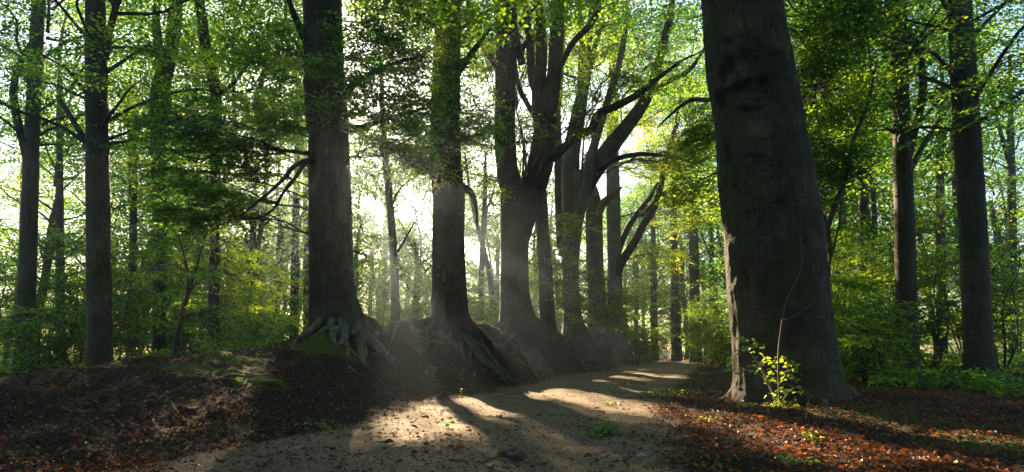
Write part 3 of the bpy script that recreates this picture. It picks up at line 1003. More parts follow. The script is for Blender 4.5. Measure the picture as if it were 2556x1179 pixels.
# ------------------------------------------------------------------ foliage of the beeches: (tree, px, py, Y, rx_px, ry_px, rdepth_m, sprays, tint, kind)
CLOUDS = [  # low tints put the shade of the near boughs into their leaf colour
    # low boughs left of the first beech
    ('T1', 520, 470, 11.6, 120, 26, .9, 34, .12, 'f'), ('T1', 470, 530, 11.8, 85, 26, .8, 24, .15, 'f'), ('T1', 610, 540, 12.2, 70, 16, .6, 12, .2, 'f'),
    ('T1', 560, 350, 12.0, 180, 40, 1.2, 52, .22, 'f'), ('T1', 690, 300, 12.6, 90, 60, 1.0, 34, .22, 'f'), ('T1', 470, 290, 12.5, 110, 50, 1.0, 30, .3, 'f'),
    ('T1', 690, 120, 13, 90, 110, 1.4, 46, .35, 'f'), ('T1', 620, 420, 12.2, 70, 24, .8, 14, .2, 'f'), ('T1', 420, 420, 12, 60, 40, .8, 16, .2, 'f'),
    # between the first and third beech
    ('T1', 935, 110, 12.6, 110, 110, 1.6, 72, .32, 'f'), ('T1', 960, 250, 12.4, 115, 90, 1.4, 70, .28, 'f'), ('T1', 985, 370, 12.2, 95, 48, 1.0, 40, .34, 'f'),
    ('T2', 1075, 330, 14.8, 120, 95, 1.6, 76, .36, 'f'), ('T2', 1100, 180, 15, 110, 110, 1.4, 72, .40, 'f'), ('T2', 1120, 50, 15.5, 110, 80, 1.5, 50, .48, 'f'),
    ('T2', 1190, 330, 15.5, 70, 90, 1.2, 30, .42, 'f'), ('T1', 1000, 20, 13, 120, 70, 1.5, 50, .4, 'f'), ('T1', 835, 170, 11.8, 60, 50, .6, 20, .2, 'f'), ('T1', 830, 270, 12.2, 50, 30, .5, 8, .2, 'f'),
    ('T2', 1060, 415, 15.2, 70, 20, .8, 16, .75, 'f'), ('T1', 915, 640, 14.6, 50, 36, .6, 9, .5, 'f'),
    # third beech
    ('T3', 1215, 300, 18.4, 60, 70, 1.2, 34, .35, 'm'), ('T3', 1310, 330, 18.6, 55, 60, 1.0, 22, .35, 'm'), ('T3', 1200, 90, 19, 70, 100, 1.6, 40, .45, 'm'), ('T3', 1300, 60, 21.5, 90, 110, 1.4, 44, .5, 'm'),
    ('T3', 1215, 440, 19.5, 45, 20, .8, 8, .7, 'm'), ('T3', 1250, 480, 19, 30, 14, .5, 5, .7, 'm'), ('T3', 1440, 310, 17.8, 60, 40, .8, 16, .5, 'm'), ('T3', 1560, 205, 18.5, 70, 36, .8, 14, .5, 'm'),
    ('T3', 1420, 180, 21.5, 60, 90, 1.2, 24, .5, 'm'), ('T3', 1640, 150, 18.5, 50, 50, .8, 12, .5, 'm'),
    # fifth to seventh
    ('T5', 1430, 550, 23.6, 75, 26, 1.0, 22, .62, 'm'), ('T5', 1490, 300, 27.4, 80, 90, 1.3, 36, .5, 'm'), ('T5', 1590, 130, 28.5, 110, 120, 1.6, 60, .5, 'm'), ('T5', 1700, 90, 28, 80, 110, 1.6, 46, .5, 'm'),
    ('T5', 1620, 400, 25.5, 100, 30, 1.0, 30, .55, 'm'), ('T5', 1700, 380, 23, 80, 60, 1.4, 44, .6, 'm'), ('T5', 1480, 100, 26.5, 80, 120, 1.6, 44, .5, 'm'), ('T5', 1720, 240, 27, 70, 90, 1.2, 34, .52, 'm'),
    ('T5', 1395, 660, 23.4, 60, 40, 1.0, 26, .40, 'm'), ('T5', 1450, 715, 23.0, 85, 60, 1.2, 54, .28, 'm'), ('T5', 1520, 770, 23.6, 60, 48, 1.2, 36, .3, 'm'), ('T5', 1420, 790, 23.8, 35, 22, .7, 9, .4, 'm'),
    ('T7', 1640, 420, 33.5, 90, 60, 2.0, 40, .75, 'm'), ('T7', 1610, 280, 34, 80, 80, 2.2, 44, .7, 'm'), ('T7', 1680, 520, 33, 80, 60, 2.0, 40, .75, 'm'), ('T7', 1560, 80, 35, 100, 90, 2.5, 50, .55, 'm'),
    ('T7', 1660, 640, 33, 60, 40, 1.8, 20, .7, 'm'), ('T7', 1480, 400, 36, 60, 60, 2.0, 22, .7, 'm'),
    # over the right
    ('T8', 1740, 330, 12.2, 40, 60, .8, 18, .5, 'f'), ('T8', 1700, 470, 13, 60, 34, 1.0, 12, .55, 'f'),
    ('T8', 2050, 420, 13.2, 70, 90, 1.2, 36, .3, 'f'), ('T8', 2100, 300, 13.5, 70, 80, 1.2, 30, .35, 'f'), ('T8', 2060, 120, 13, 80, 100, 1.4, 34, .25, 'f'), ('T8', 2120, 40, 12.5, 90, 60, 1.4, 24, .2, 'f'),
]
KIND = {'f': (FINE, False, .004, 1.55), 'm': (MEDI, False, .008, 1.25)}
for key in BEECHES:
    t, c, loc = BEECHES[key]
    lb, wb = MB(), MB()
    for (k, px, py, Y, rx, ry, rd, n, tint, kd) in CLOUDS:
        if k != key:
            continue
        cen = at(px, py, Y)
        u = Y / FPX
        temps, hi, tw, mul = KIND[kd]
        # the bough leaves the trunk a little below the cloud
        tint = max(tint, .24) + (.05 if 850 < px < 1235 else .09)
        zt = np.clip(cen[2] - .5 * abs(cen[0] - loc[0]) * .3, c[1, 2], c[-1, 2])
        att = np.array([np.interp(zt, c[:, 2], c[:, i]) for i in (0, 1, 2)])
        b, r = bough(att, cen, .026 if kd == 'f' else .045, .008, .16, 14, .05)
        wb.add(*tube(b, r, 7, cap=False))
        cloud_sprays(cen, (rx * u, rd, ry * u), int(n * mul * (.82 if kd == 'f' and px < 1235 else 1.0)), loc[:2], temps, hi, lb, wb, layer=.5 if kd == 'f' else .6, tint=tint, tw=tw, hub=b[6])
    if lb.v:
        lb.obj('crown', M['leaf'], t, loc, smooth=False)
        if wb.v:
            wb.obj('branchwork', M['twig'], t, loc)

# ------------------------------------------------------------------ crowns used again and again by the trees behind
def crown_proto(seed, R_, H, ncl, nsp, temps, z0=0.0, hi=False, tint=.45):
    r = np.random.default_rng(seed)
    lb, wb = MB(), MB()
    for i in range(ncl):
        z = z0 + H * (i + .5) / ncl
        env = R_ * (math.sin(math.pi * min(.98, .18 + .8 * (i + .5) / ncl))) ** .7
        a = i * 2.4 + r.uniform(-.5, .5)
        rr = env * r.uniform(.35, 1.0)
        c = np.array([rr * math.cos(a), rr * math.sin(a), z + r.normal(0, .3)])
        cr = r.uniform(.9, 1.6) * R_ / 3.6
        b, rad = bough(np.array([0, 0, max(z - rr * .45 - .4, -.5)]), c, .055, .012, .16, 10, .05)
        wb.add(*tube(b, rad, 5, cap=False))
        cloud_sprays(c, (cr * 1.2, cr * 1.2, cr * .75), nsp, (0, 0), temps, hi, lb, wb, layer=.7, scale=(.8, 1.3), tint=tint + r.normal(0, .12), carve=False, wood=False, hub=None)
    b, rad = bough(np.array([0, 0, -1.0]), np.array([.3, .2, z0 + H * .92]), .13, .02, .07, 14)
    wb.add(*tube(b, rad, 7))
    return lb, wb


PROTO = []
for sd, R_, H, ncl, nsp, tm in [(401, 3.6, 11, 22, 22, COAR), (402, 4.4, 10, 24, 20, COAR), (403, 2.8, 12, 20, 18, COAR), (404, 5.0, 9, 26, 20, COAR), (405, 3.8, 11, 24, 34, MEDI), (406, 4.6, 10, 26, 36, MEDI)]:
    lb, wb = crown_proto(sd, R_, H, ncl, nsp, tm)
    PROTO.append((np.concatenate(lb.v), np.concatenate(lb.q), np.concatenate(lb.a), lb.mesh('crown', M['leaf_far'], smooth=False), wb.mesh('branchwork', M['bark_dark'], attr='scar')))


def put_crown(parent, proto, loc, rz, sxy, sz, name='crown'):
    """a crown of leaves on a trunk; where it would close one of the sun gaps the leaves there are missing"""
    v, q, a, me, wme = PROTO[proto]
    c, s = math.cos(rz), math.sin(rz)
    w = np.stack([(v[:, 0] * c - v[:, 1] * s) * sxy + loc[0], (v[:, 0] * s + v[:, 1] * c) * sxy + loc[1], v[:, 2] * sz + loc[2]], -1)
    fc = w[q].mean(1)
    cut = gap_mask(fc)
    rel = np.asarray(loc) - np.array(parent.location)
    if cut.mean() > (.0015 if -.36 < loc[0] / max(loc[1], 1) < -.06 and loc[1] > 30 else .04):
        keep = q[~cut]
        if not len(keep):
            return
        used, inv = np.unique(keep, return_inverse=True)
        me = mesh_np('crown', v[used], inv.reshape(-1, 4), M['leaf_far'], False, {'tint': a[used]})
    for nm, m_ in ((name, me), ('branchwork', wme)):
        o = link(nm, m_, parent, rel)
        o.rotation_euler = (0, 0, rz)
        o.scale = (sxy, sxy, sz)


for i, (key, pr, up, s) in enumerate([('T1', 5, 8.5, 1.25), ('T2', 4, 9.5, 1.2), ('T3', 5, 10.5, 1.1), ('T5', 1, 12.5, 1.2), ('T7', 0, 13.5, 1.2), ('T8', 5, 8.6, 1.35)]):
    t, c, loc = BEECHES[key]
    z = loc[2] + up
    put_crown(t, pr, (np.interp(z, c[:, 2], c[:, 0]), np.interp(z, c[:, 2], c[:, 1]), z), i * 1.3, s, 1.0)

# ------------------------------------------------------------------ trees behind: (label, depth, trunk pixels, crown proto, crown foot height, crown scale)
BACK = [
    ('dark trunk at the left end of the bank that splits into curving stems high up', 20, [(402, 905, 36), (400, 700, 30), (398, 480, 30), (395, 330, 36), (402, 220, 42), (425, 130, 34), (437, 40, 32), (440, -60, 28), (445, -300, 20)], 1, 8, 1.0,
        [[(402, 220, 24), (396, 120, 22), (390, 40, 18), (400, -60, 10)], [(400, 150, 14), (370, 125, 12), (330, 130, 6)]]),
    ('slender dark tree with a snaking upper stem left of the thick beech', 18, [(536, 900, 28), (535, 700, 26), (536, 520, 24), (538, 380, 24), (540, 260, 26), (530, 180, 27), (514, 120, 25), (505, 50, 24), (495, -20, 22), (480, -300, 12)], 2, 9, .9,
        [[(532, 195, 12), (545, 150, 11), (580, 100, 9), (612, 65, 6)], [(540, 240, 10), (575, 215, 9), (620, 160, 7), (650, 100, 4)], [(538, 260, 14), (500, 245, 11), (460, 270, 6)]]),
    ('misty straight trunk just left of the thick beech', 31, [(736, 860, 24), (736, 700, 20), (738, 560, 18), (742, 430, 17), (745, 200, 14)], 0, 9, .9, [[(738, 600, 10), (755, 540, 9), (768, 515, 6)]]),
    ('thinner misty trunk almost hidden by the thick beech', 37, [(766, 860, 16), (765, 640, 14), (762, 500, 13), (760, 300, 11)], 2, 10, .9, []),
    ('slim brown trunk standing in the sun glare between the first two beeches', 23.5, [(990, 850, 24), (986, 720, 22), (980, 600, 20), (972, 500, 18), (964, 410, 18), (958, 330, 15), (950, 150, 12)], None, 9, .8,
        [[(985, 640, 7), (1010, 600, 6), (1035, 555, 4)], [(976, 520, 6), (1000, 470, 5), (1050, 435, 3)]]),
    ('pale ghost of a forked trunk far behind the slim brown trunk', 52, [(944, 850, 16), (946, 760, 14), (952, 680, 13), (962, 590, 10), (965, 480, 6)], None, 9, .8, [[(948, 720, 9), (985, 660, 9), (1020, 600, 8), (1040, 560, 5)]]),
    ('thin upright trunk in the gap between the second beech and the forked one', 34, [(1200, 860, 17), (1200, 740, 15), (1203, 650, 14), (1210, 500, 12), (1212, 380, 9)], None, 10, .8, [[(1205, 540, 6), (1225, 500, 5), (1240, 440, 3)]]),
    ('thin leaning trunk beside the forked beech, tilted left', 34.5, [(1238, 860, 16), (1228, 740, 14), (1214, 650, 13), (1190, 560, 10), (1172, 470, 8), (1160, 380, 6)], None, 10, .8, []),
    ('dark straight trunk where the track disappears', 41, [(1737, 900, 34), (1735, 820, 28), (1733, 700, 25), (1731, 560, 22), (1728, 400, 20), (1724, 200, 16)], 0, 11, 1.1, []),
    ('slimmer trunk left of the dark trunk at the end of the track', 45, [(1688, 900, 26), (1686, 800, 22), (1684, 680, 19), (1682, 560, 17), (1680, 380, 14)], 3, 12, 1.0, []),
    ('hazy trunk standing right of the last bank beech', 48, [(1634, 895, 20), (1632, 780, 17), (1631, 640, 15), (1630, 480, 12)], 1, 12, 1.0, []),
    ('thin trunk just left of the huge leaning beech', 47, [(1778, 895, 15), (1777, 760, 13), (1776, 600, 12), (1772, 400, 10)], 2, 12, 1.0, []),
    ('dark tree behind the huge leaning beech, its top stem leaning left', 19, [(2075, 960, 40), (2062, 800, 36), (2050, 600, 34), (2035, 420, 33), (2020, 260, 32), (2018, 150, 32), (2028, 60, 30), (2035, -60, 26), (2045, -300, 16)], 1, 8.5, 1.1,
        [[(2020, 240, 12), (2008, 200, 10), (1995, 130, 7)]]),
    ('straight trunk at the right edge half hidden by leaves', 22, [(2160, 940, 28), (2158, 760, 25), (2156, 560, 23), (2154, 330, 22), (2150, 130, 20), (2146, -80, 16)], 0, 8.5, 1.0, []),
    ('thin trunk among the undergrowth right of the huge beech', 27, [(2112, 930, 16), (2110, 780, 14), (2108, 600, 12), (2104, 380, 10)], 2, 9, .9, []),
    # beyond the photograph's sides the wood goes on
    ('thick dark trunk far out on the left of the bank', 15, [(250, 960, 66), (248, 820, 56), (246, 600, 52), (242, 300, 48), (238, 0, 44), (235, -400, 30)], 3, 6.5, 1.1, [[(244, 420, 20), (205, 340, 16), (150, 250, 10)]]),
    ('leaning grey trunk at the far left edge of the wood', 19, [(60, 940, 44), (66, 760, 38), (74, 520, 35), (84, 250, 32), (96, 0, 28), (110, -300, 18)], 1, 8, 1.1, []),
    ('slim trunk between the two left-hand outer trees', 26, [(152, 920, 22), (150, 720, 19), (149, 480, 17), (147, 200, 14)], 2, 9, 1.0, []),
    ('straight mid-grey trunk in the left undergrowth', 29, [(330, 905, 22), (331, 740, 19), (333, 540, 17), (336, 260, 15)], 0, 9, 1.0, []),
    ('dark upright trunk beyond the right-hand undergrowth', 17, [(2268, 975, 56), (2264, 800, 47), (2258, 560, 44), (2250, 300, 40), (2240, 0, 36), (2228, -400, 22)], 3, 7, 1.0, [[(2255, 460, 18), (2300, 370, 14), (2360, 280, 9)]]),
    ('thick leaning trunk at the far right edge of the wood', 14, [(2450, 1000, 84), (2442, 860, 66), (2430, 600, 60), (2412, 300, 55), (2395, 0, 50), (2370, -400, 34)], 1, 6.5, 1.15, []),
    ('slim grey trunk between the right-hand outer trees', 25, [(2352, 925, 24), (2350, 740, 21), (2347, 500, 19), (2343, 220, 16)], 0, 9, 1.0, []),
    ('thin trunk at the right border behind the thick leaning one', 30, [(2530, 910, 22), (2528, 700, 19), (2525, 450, 17), (2520, 150, 14)], 2, 10, 1.0, []),
]
for i, (lab, Y, rows, pr, foot, s, limbs) in enumerate(BACK):
    b = at(rows[0][0], rows[0][1], Y)
    loc = np.array([b[0], b[1], float(hgt(b[0], b[1], False))])
    t = thing('woodland_tree', lab, 'tree', loc, 'woodland trees behind the beeches')
    c = pxs(rows, Y)
    c[0, 2] = loc[2] - .3
    c[-1, 3] *= .6
    mt = 'bark_dark' if i not in (5,) else 'bark'
    trunk(c, Y, t, M[mt], seg=18, ring=.15, disp=flute(loc[2], 5, .2, .4, 500 + i, .01))
    for j, l in enumerate(limbs):
        limb(t, l, Y, .3 * (-1) ** j, mt, 8, 600 + i * 5 + j)
    if pr is not None:
        pr = pr if Y > 24 else 4 + pr % 2
        z = loc[2] + foot
        top = c[-1]
        k = min(z, top[2])
        put_crown(t, pr, (np.interp(k, c[:, 2], c[:, 0]), np.interp(k, c[:, 2], c[:, 1]) + (4.5 if i < 2 else 0), z), i * .9, s, 1.0)

# more of the wood, farther in
FAR = [(455, 38, 1), (588, 46, 3), (705, 52, 1), (1232, 46, 3), (1335, 46, 1), (1420, 60, 3), (430, 30, 1), (610, 27, 0), (690, 40, 2), (480, 42, 3), (560, 52, 1), (350, 38, 0), (200, 36, 3), (90, 30, 1), (20, 40, 0), (260, 48, 2), (640, 60, 3), (400, 62, 0), (120, 58, 1),
       (1330, 58, 2), (1400, 52, 0), (1470, 48, 1), (1560, 56, 3), (1610, 62, 0), (1700, 66, 1), (1760, 60, 3), (1830, 46, 0), (1900, 52, 1), (1860, 33, 2), (1990, 40, 3), (2060, 33, 0), (2130, 36, 1), (2200, 30, 2),
       (845, 46, 3), (878, 45, 1), (952, 49, 3), (1035, 47, 3), (1078, 52, 1), (1120, 44, 3), (1590, 50, 1), (1640, 55, 3), (1715, 53, 1), (1790, 45, 3), (1530, 62, 1), (918, 52, 1), (1010, 64, 0), (1110, 50, 2), (1200, 62, 0), (1270, 50, 2), (800, 48, 1), (740, 58, 0), (1300, 40, 2), (2090, 52, 1), (2260, 44, 3), (2340, 36, 0), (2420, 30, 2), (2480, 42, 1), (2540, 36, 3), (2180, 60, 0)]
FARLAB = {0: 'slim tree deep in the wood', 1: 'round crowned tree deep in the wood', 2: 'narrow tree deep in the wood', 3: 'spreading tree deep in the wood'}
fm = []
for pr in range(4):
    c = np.array([[0, 0, -.4, .26], [0.02, 0, .4, .19], [.1, .05, 3, .165], [.0, .1, 6, .15], [.1, 0, 9.5, .12]])
    s = spline(c, 24)
    v, q = tube(s[:, :3], s[:, 3], 10, flute(0, 5, .25, .3, 700 + pr, .01))
    fm.append(mesh_np('trunk', v, q, M['bark_dark'], True, {'scar': np.zeros(len(v))}))


def where(px, Y):
    if px < 388: return 'beyond the left end of the bank'
    if px < 800: return 'behind the bank left of the thick beech'
    if px < 1300: return 'behind the gap between the first beeches'
    if px < 1560: return 'behind the many-stemmed beech'
    if px < 1820: return 'around the end of the track'
    if px < 2168: return 'right of the huge leaning beech'
    return 'far right of the huge beech'


ZONE = {}
for px, Y, pr in FAR:
    ZONE.setdefault((FARLAB[pr], where(px, Y)), []).append(px)


def far_label(px, Y, pr):
    k = (FARLAB[pr], where(px, Y))
    z = sorted(ZONE[k])
    i, n = z.index(px), len(z)
    w = '' if n == 1 else 'leftmost ' if i == 0 else 'rightmost ' if i == n - 1 else 'middle ' if n == 3 else ('second ', 'third ', 'fourth ')[i - 1]
    return w + k[0] + ' ' + k[1]


for i, (px, Y, pr) in enumerate(FAR):
    b = at(px, 872, Y)
    loc = np.array([b[0], b[1], float(hgt(b[0], b[1], False))])
    t = thing('woodland_tree', far_label(px, Y, pr), 'tree', loc, 'trees deep in the wood')
    k = random.uniform(.9, 1.25)
    o = link('trunk', fm[pr], t)
    o.scale = (k, k, 1); o.rotation_euler = (random.uniform(-.04, .04), random.uniform(-.04, .04), i * 1.7)
    put_crown(t, pr, (loc[0], loc[1], loc[2] + 3.4 + (i % 3)), i * 1.1, 1.15, 1.6 if 900 < px < 1130 and Y > 40 else 1.15)  # crowns towards the sun are stretched taller to block its light

REAR = [(-5, -4, 1), (5, -5, 3), (-12, -5, 3), (10, -4, 0), (12, -8, 1), (-2, -10, 3), (-14, -8, 0), (6, -14, 1), (-8, -16, 3), (18, -3, 3), (-20, -3, 1), (0, -20, 0), (16, -14, 3), (-17, -18, 1), (22, -4, 0), (-24, -4, 3)]  # unseen trees added behind the camera to cut the sky light
for i, (x, y, pr) in enumerate(REAR):
    loc = np.array([x, y, float(hgt(x, y, False))])
    t = thing('woodland_tree', 'unseen tree added behind the viewpoint to shade the scene', 'tree', loc, 'shading trees added behind the viewpoint')
    o = link('trunk', fm[pr], t)
    o.scale = (1.4, 1.4, 1); o.rotation_euler = (0, 0, i * 1.7)
    put_crown(t, pr, (x, y, loc[2] + 3.0 + (i % 3)), i * 1.1, 1.5, 1.1)
    put_crown(t, (pr + 1) % 4, (x, y, loc[2] + 6.0 + (i % 3)), i * 2.1, 1.4, 1.0)

# ------------------------------------------------------------------ undergrowth: saplings and bushes
def bush_proto(seed, H, R_, nst, nsp, temps, tint, hi=False):
    r = np.random.default_rng(seed)
    lb, wb = MB(), MB()
    for i in range(nst):
        a = i * 2.4 + r.uniform(0, .6)
        top = np.array([math.cos(a) * R_ * r.uniform(.3, .8), math.sin(a) * R_ * r.uniform(.3, .8), H * r.uniform(.6, 1)])
        b, rad = bough(np.array([math.cos(a) * .1, math.sin(a) * .1, -.1]), top, .035, .008, .10, 12)
        wb.add(*tube(b, rad, 5, cap=False))
        for j in range(3):
            c = b[4 + j * 3] + r.normal(0, .25, 3)
            cloud_sprays(c, (R_ * .5, R_ * .5, H * .13), nsp, (0, 0), temps, hi, lb, wb, layer=.35, scale=(.6, 1.05), tint=tint, carve=False, tw=.005, hub=b[3 + j * 3])
    return np.concatenate(lb.v), np.concatenate(lb.q), np.concatenate(lb.a), lb.mesh('foliage', M['leaf'], smooth=False), wb.mesh('stem', M['twig'])


BUSH = [bush_proto(801, 4.2, 1.6, 5, 10, MEDI, .5), bush_proto(802, 2.6, 1.5, 6, 9, MEDI, .55), bush_proto(803, 1.2, 1.0, 6, 7, MEDI, .5), bush_proto(804, 5.6, 2.0, 5, 13, MEDI, .5)]
BUSHES = [  # px, depth, proto, scale, label
    (955, 29, 0, .9, 'backlit bush straight below the sun glare'),
    (1012, 38, 3, 1.0, 'hazy thicket just right of the slim brown trunk in the glare'),
    (925, 43, 3, 1.1, 'pale thicket in the glare just right of the thick beech'),
    (1062, 42, 3, 1.0, 'hazy thicket touching the left side of the second beech'),
    (1172, 33, 0, 1.1, 'leafy bush touching the right side of the second beech'),
    (1245, 44, 3, 1.1, 'tall hazy thicket touching the left side of the forked beech'),
    (1570, 46, 3, 1.2, 'yellow-green thicket behind the leaning limb of the last bank beech'),
    (1705, 47, 3, 1.1, 'thicket between the two dark trunks at the end of the track'),
    (1755, 36, 0, 1.1, 'leafy bush right of the dark trunk at the end of the track'),
    (620, 19, 1, 1.0, 'bright yellow-green bush at the foot of the bank left of the thick beech'),
    (690, 22, 1, .9, 'small leafy bush tucked against the thick beech'),
    (560, 25, 0, 1.0, 'tall hazel-like bush behind the slender snaking tree'),
    (470, 23, 0, 1.0, 'leafy bush filling the gap between the two dark left trunks'),
    (400, 27, 3, 1.0, 'tall leafy thicket behind the dark trunk at the left end of the bank'),
    (650, 31, 3, 1.0, 'tall pale thicket in the mist behind the bank'),
    (520, 36, 3, 1.1, 'wide green thicket deep behind the bank'),
    (580, 17, 2, 1.0, 'low dark bush on the back of the bank'),
    (500, 15, 2, 1.0, 'low bright tuft of leaves beside the twin-stemmed sapling'),
    (1045, 34, 0, .8, 'sunlit bush low down left of the second beech'),
    (905, 33, 1, 1.0, 'pale bush in the mist right of the thick beech'),
    (1185, 40, 3, .9, 'sunlit thicket between the second beech and the forked beech'),
    (1225, 30, 1, 1.0, 'yellow-green bush right behind the roots of the forked beech'),
    (1345, 34, 0, 1.1, 'sunlit bush between the forked beech and the slim beech'),
    (1395, 40, 3, 1.1, 'tall sunlit thicket behind the slim beech'),
    (1510, 43, 3, 1.0, 'tall thicket behind the pale broken beech'),
    (1585, 35, 1, 1.1, 'light green bush right of the last bank beech'),
    (1615, 40, 1, 1.2, 'misty bush on the left side of the track end'),
    (1660, 58, 3, 1.1, 'sunlit thicket closing the end of the track'),
    (1790, 38, 0, 1.0, 'green bush at the right verge beyond the huge beech'),
    (1805, 26, 1, .9, 'dark verge bush touching the left edge of the huge beech'),
    (1800, 50, 3, 1.0, 'tall green thicket on the right of the track end'),
    (2090, 18, 1, 1.0, 'shaded bush behind the foot of the huge beech'),
    (2130, 21, 0, 1.1, 'tall green bush right of the huge beech'),
    (2080, 27, 3, 1.0, 'yellow-green thicket showing right of the huge beech'),
    (2165, 15, 1, 1.0, 'brambly bush at the right border of the leaf litter'),
    (2150, 34, 3, 1.1, 'deep green thicket far behind the right undergrowth'),
    (300, 19, 0, 1.0, 'tall bush beyond the left end of the bank'),
    (200, 23, 3, 1.0, 'dark thicket between the outer left trunks'),
    (110, 17, 1, 1.1, 'broad low bush under the outer left trees'),
    (30, 22, 3, 1.0, 'tall thicket at the extreme left'),
    (340, 32, 3, 1.0, 'pale thicket seen between the left trunks'),
    (2230, 20, 0, 1.0, 'dark bush beside the upright right-hand trunk'),
    (2320, 19, 3, 1.0, 'tall thicket between the right-hand outer trunks'),
    (2400, 24, 3, 1.0, 'dense thicket behind the thick leaning right trunk'),
    (2490, 18, 0, 1.1, 'bush at the extreme right of the wood'),
    (2540, 26, 3, 1.0, 'tall dark thicket in the right corner'),
]
for i, (px, Y, pr, s, lab) in enumerate(BUSHES):
    b = at(px, 872, Y)
    loc = np.array([b[0], b[1], float(hgt(b[0], b[1], False))])
    v, q, a, me, wme = BUSH[pr]
    t = thing('bush' if pr != 3 else 'thicket', lab, 'bush', loc, 'undergrowth of the wood')
    rz = i * 1.37
    c, sn = math.cos(rz), math.sin(rz)
    w = np.stack([(v[:, 0] * c - v[:, 1] * sn) * s + loc[0], (v[:, 0] * sn + v[:, 1] * c) * s + loc[1], v[:, 2] * s + loc[2]], -1)
    cut = gap_mask(w[q].mean(1))
    if cut.mean() > .04 and (~cut).any():
        used, inv = np.unique(q[~cut], return_inverse=True)
        me = mesh_np('foliage', v[used], inv.reshape(-1, 4), M['leaf'], False, {'tint': a[used]})
    for nm, m_ in (('foliage', me), ('stem', wme)):
        o = link(nm, m_, t)
        o.rotation_euler = (0, 0, rz); o.scale = (s, s, s)


# ------------------------------------------------------------------ far wood that reads as one mass
def far_wood():
    lb = MB()
    n = 3000
    az = np.radians(rng.uniform(-52, 50, n))
    d = rng.uniform(72, 105, n)
    x, y = d * np.sin(az), d * np.cos(az)
    z = 3.4 + np.where((np.degrees(az) < -20) | (np.degrees(az) > 24), 19, 9.5) * rng.random(n) ** 1.15
    gapd = np.abs(np.degrees(az) - math.degrees(SUN_AZ) - 1.0)
    ok = (gapd > 5.5) | (z < 12)
    x, y, z = x[ok], y[ok], z[ok]
    n = len(x)
    place_sprays(np.stack([x, y, z], -1), rng.uniform(0, 6.28, n), rng.normal(.2, .2, n), rng.normal(0, .3, n), rng.uniform(2.6, 4.2, n), COAR, False, rng.normal(.5, .15, n), lb)
    tag(lb.obj('distant_woodland', M['leaf_far'], smooth=False), 'far off foliage of the wood closing the view between the trunks', 'woodland', kind='stuff')


far_wood()


def deep_thicket():
    lb = MB()
    # clumps of leafy growth standing between the far trunks
    for i in range(250):
        Y = math.exp(rng.uniform(math.log(30), math.log(70)))
        px = rng.uniform(-80, 2640)
        b = at(px, 872, Y)
        if xl(Y) - 1.5 < b[0] < xr(Y) + 1.5 and Y < 58:
            continue
        top = rng.uniform(2.5, 8.5) * (.6 if 860 < px < 1100 and Y < 42 else 1)
        n = int(14 + top * 4)
        c = np.array([b[0], b[1], top * .5])
        p = nrm(rng.normal(0, 1, (n, 3))) * rng.random((n, 1)) ** .45 * np.array([2.3, 2.3, top * .5]) + c
        p[:, 2] = np.maximum(p[:, 2], .15)
        place_sprays(p, rng.uniform(0, 6.28, n), rng.normal(.12, .18, n), rng.normal(0, .25, n), rng.uniform(.8, 1.5, n), COAR, False, np.clip(rng.normal(.62 if px > 1100 and px < 1850 else .5, .16) + rng.normal(0, .1, n), 0, 1), lb)  # higher tint on the right puts a sunlit look into the leaf colour
    tag(lb.obj('woodland_thicket', M['leaf_far'], smooth=False), 'mass of leafy undergrowth filling the depth of the wood', 'undergrowth', kind='stuff')


deep_thicket()


# ------------------------------------------------------------------ twin-stemmed sapling on the left, branchy sapling on the right
def sapling(label, stems, Y, clouds, tint, mat='twig', temps=FINE, name='sapling'):
    b = hit(stems[0][0][0], stems[0][0][1], False) if Y is None else at(stems[0][0][0], stems[0][0][1], Y)
    loc = np.array([b[0], b[1], float(hgt(b[0], b[1], False))])
    Y = loc[1]
    t = thing(name, label, 'sapling', loc)
    cc = []
    for j, s in enumerate(stems):
        c = pxs(s, Y, .3 * (-1) ** j)
        if j == 0: c[0, 2] = loc[2] - .1
        sp = spline(c, 26)
        v, q = tube(sp[:, :3], sp[:, 3], 7)
        link('stem', mesh_np('stem', v - loc, q, M[mat], True, {'scar': np.zeros(len(v))}), t)
        cc.append(sp)
    lb, wb = MB(), MB()
    allp = np.concatenate(cc)[:, :3]
    for (px, py, dy, rx, ry, n) in clouds:
        cen = at(px, py, Y + dy)
        u = (Y + dy) / FPX
        k = np.argmin(np.linalg.norm(allp - (cen - [0, 0, .25]), axis=1))
        cloud_sprays(cen, (rx * u, .55, ry * u), n, loc[:2], temps, True, lb, wb, layer=.3, scale=(.6, 1.0), tint=tint, tw=.003, hub=allp[k], droop0=.05)
    lb.obj('foliage', M['leaf'], t, loc, smooth=False)
    wb.obj('branchwork', M['twig'], t, loc)


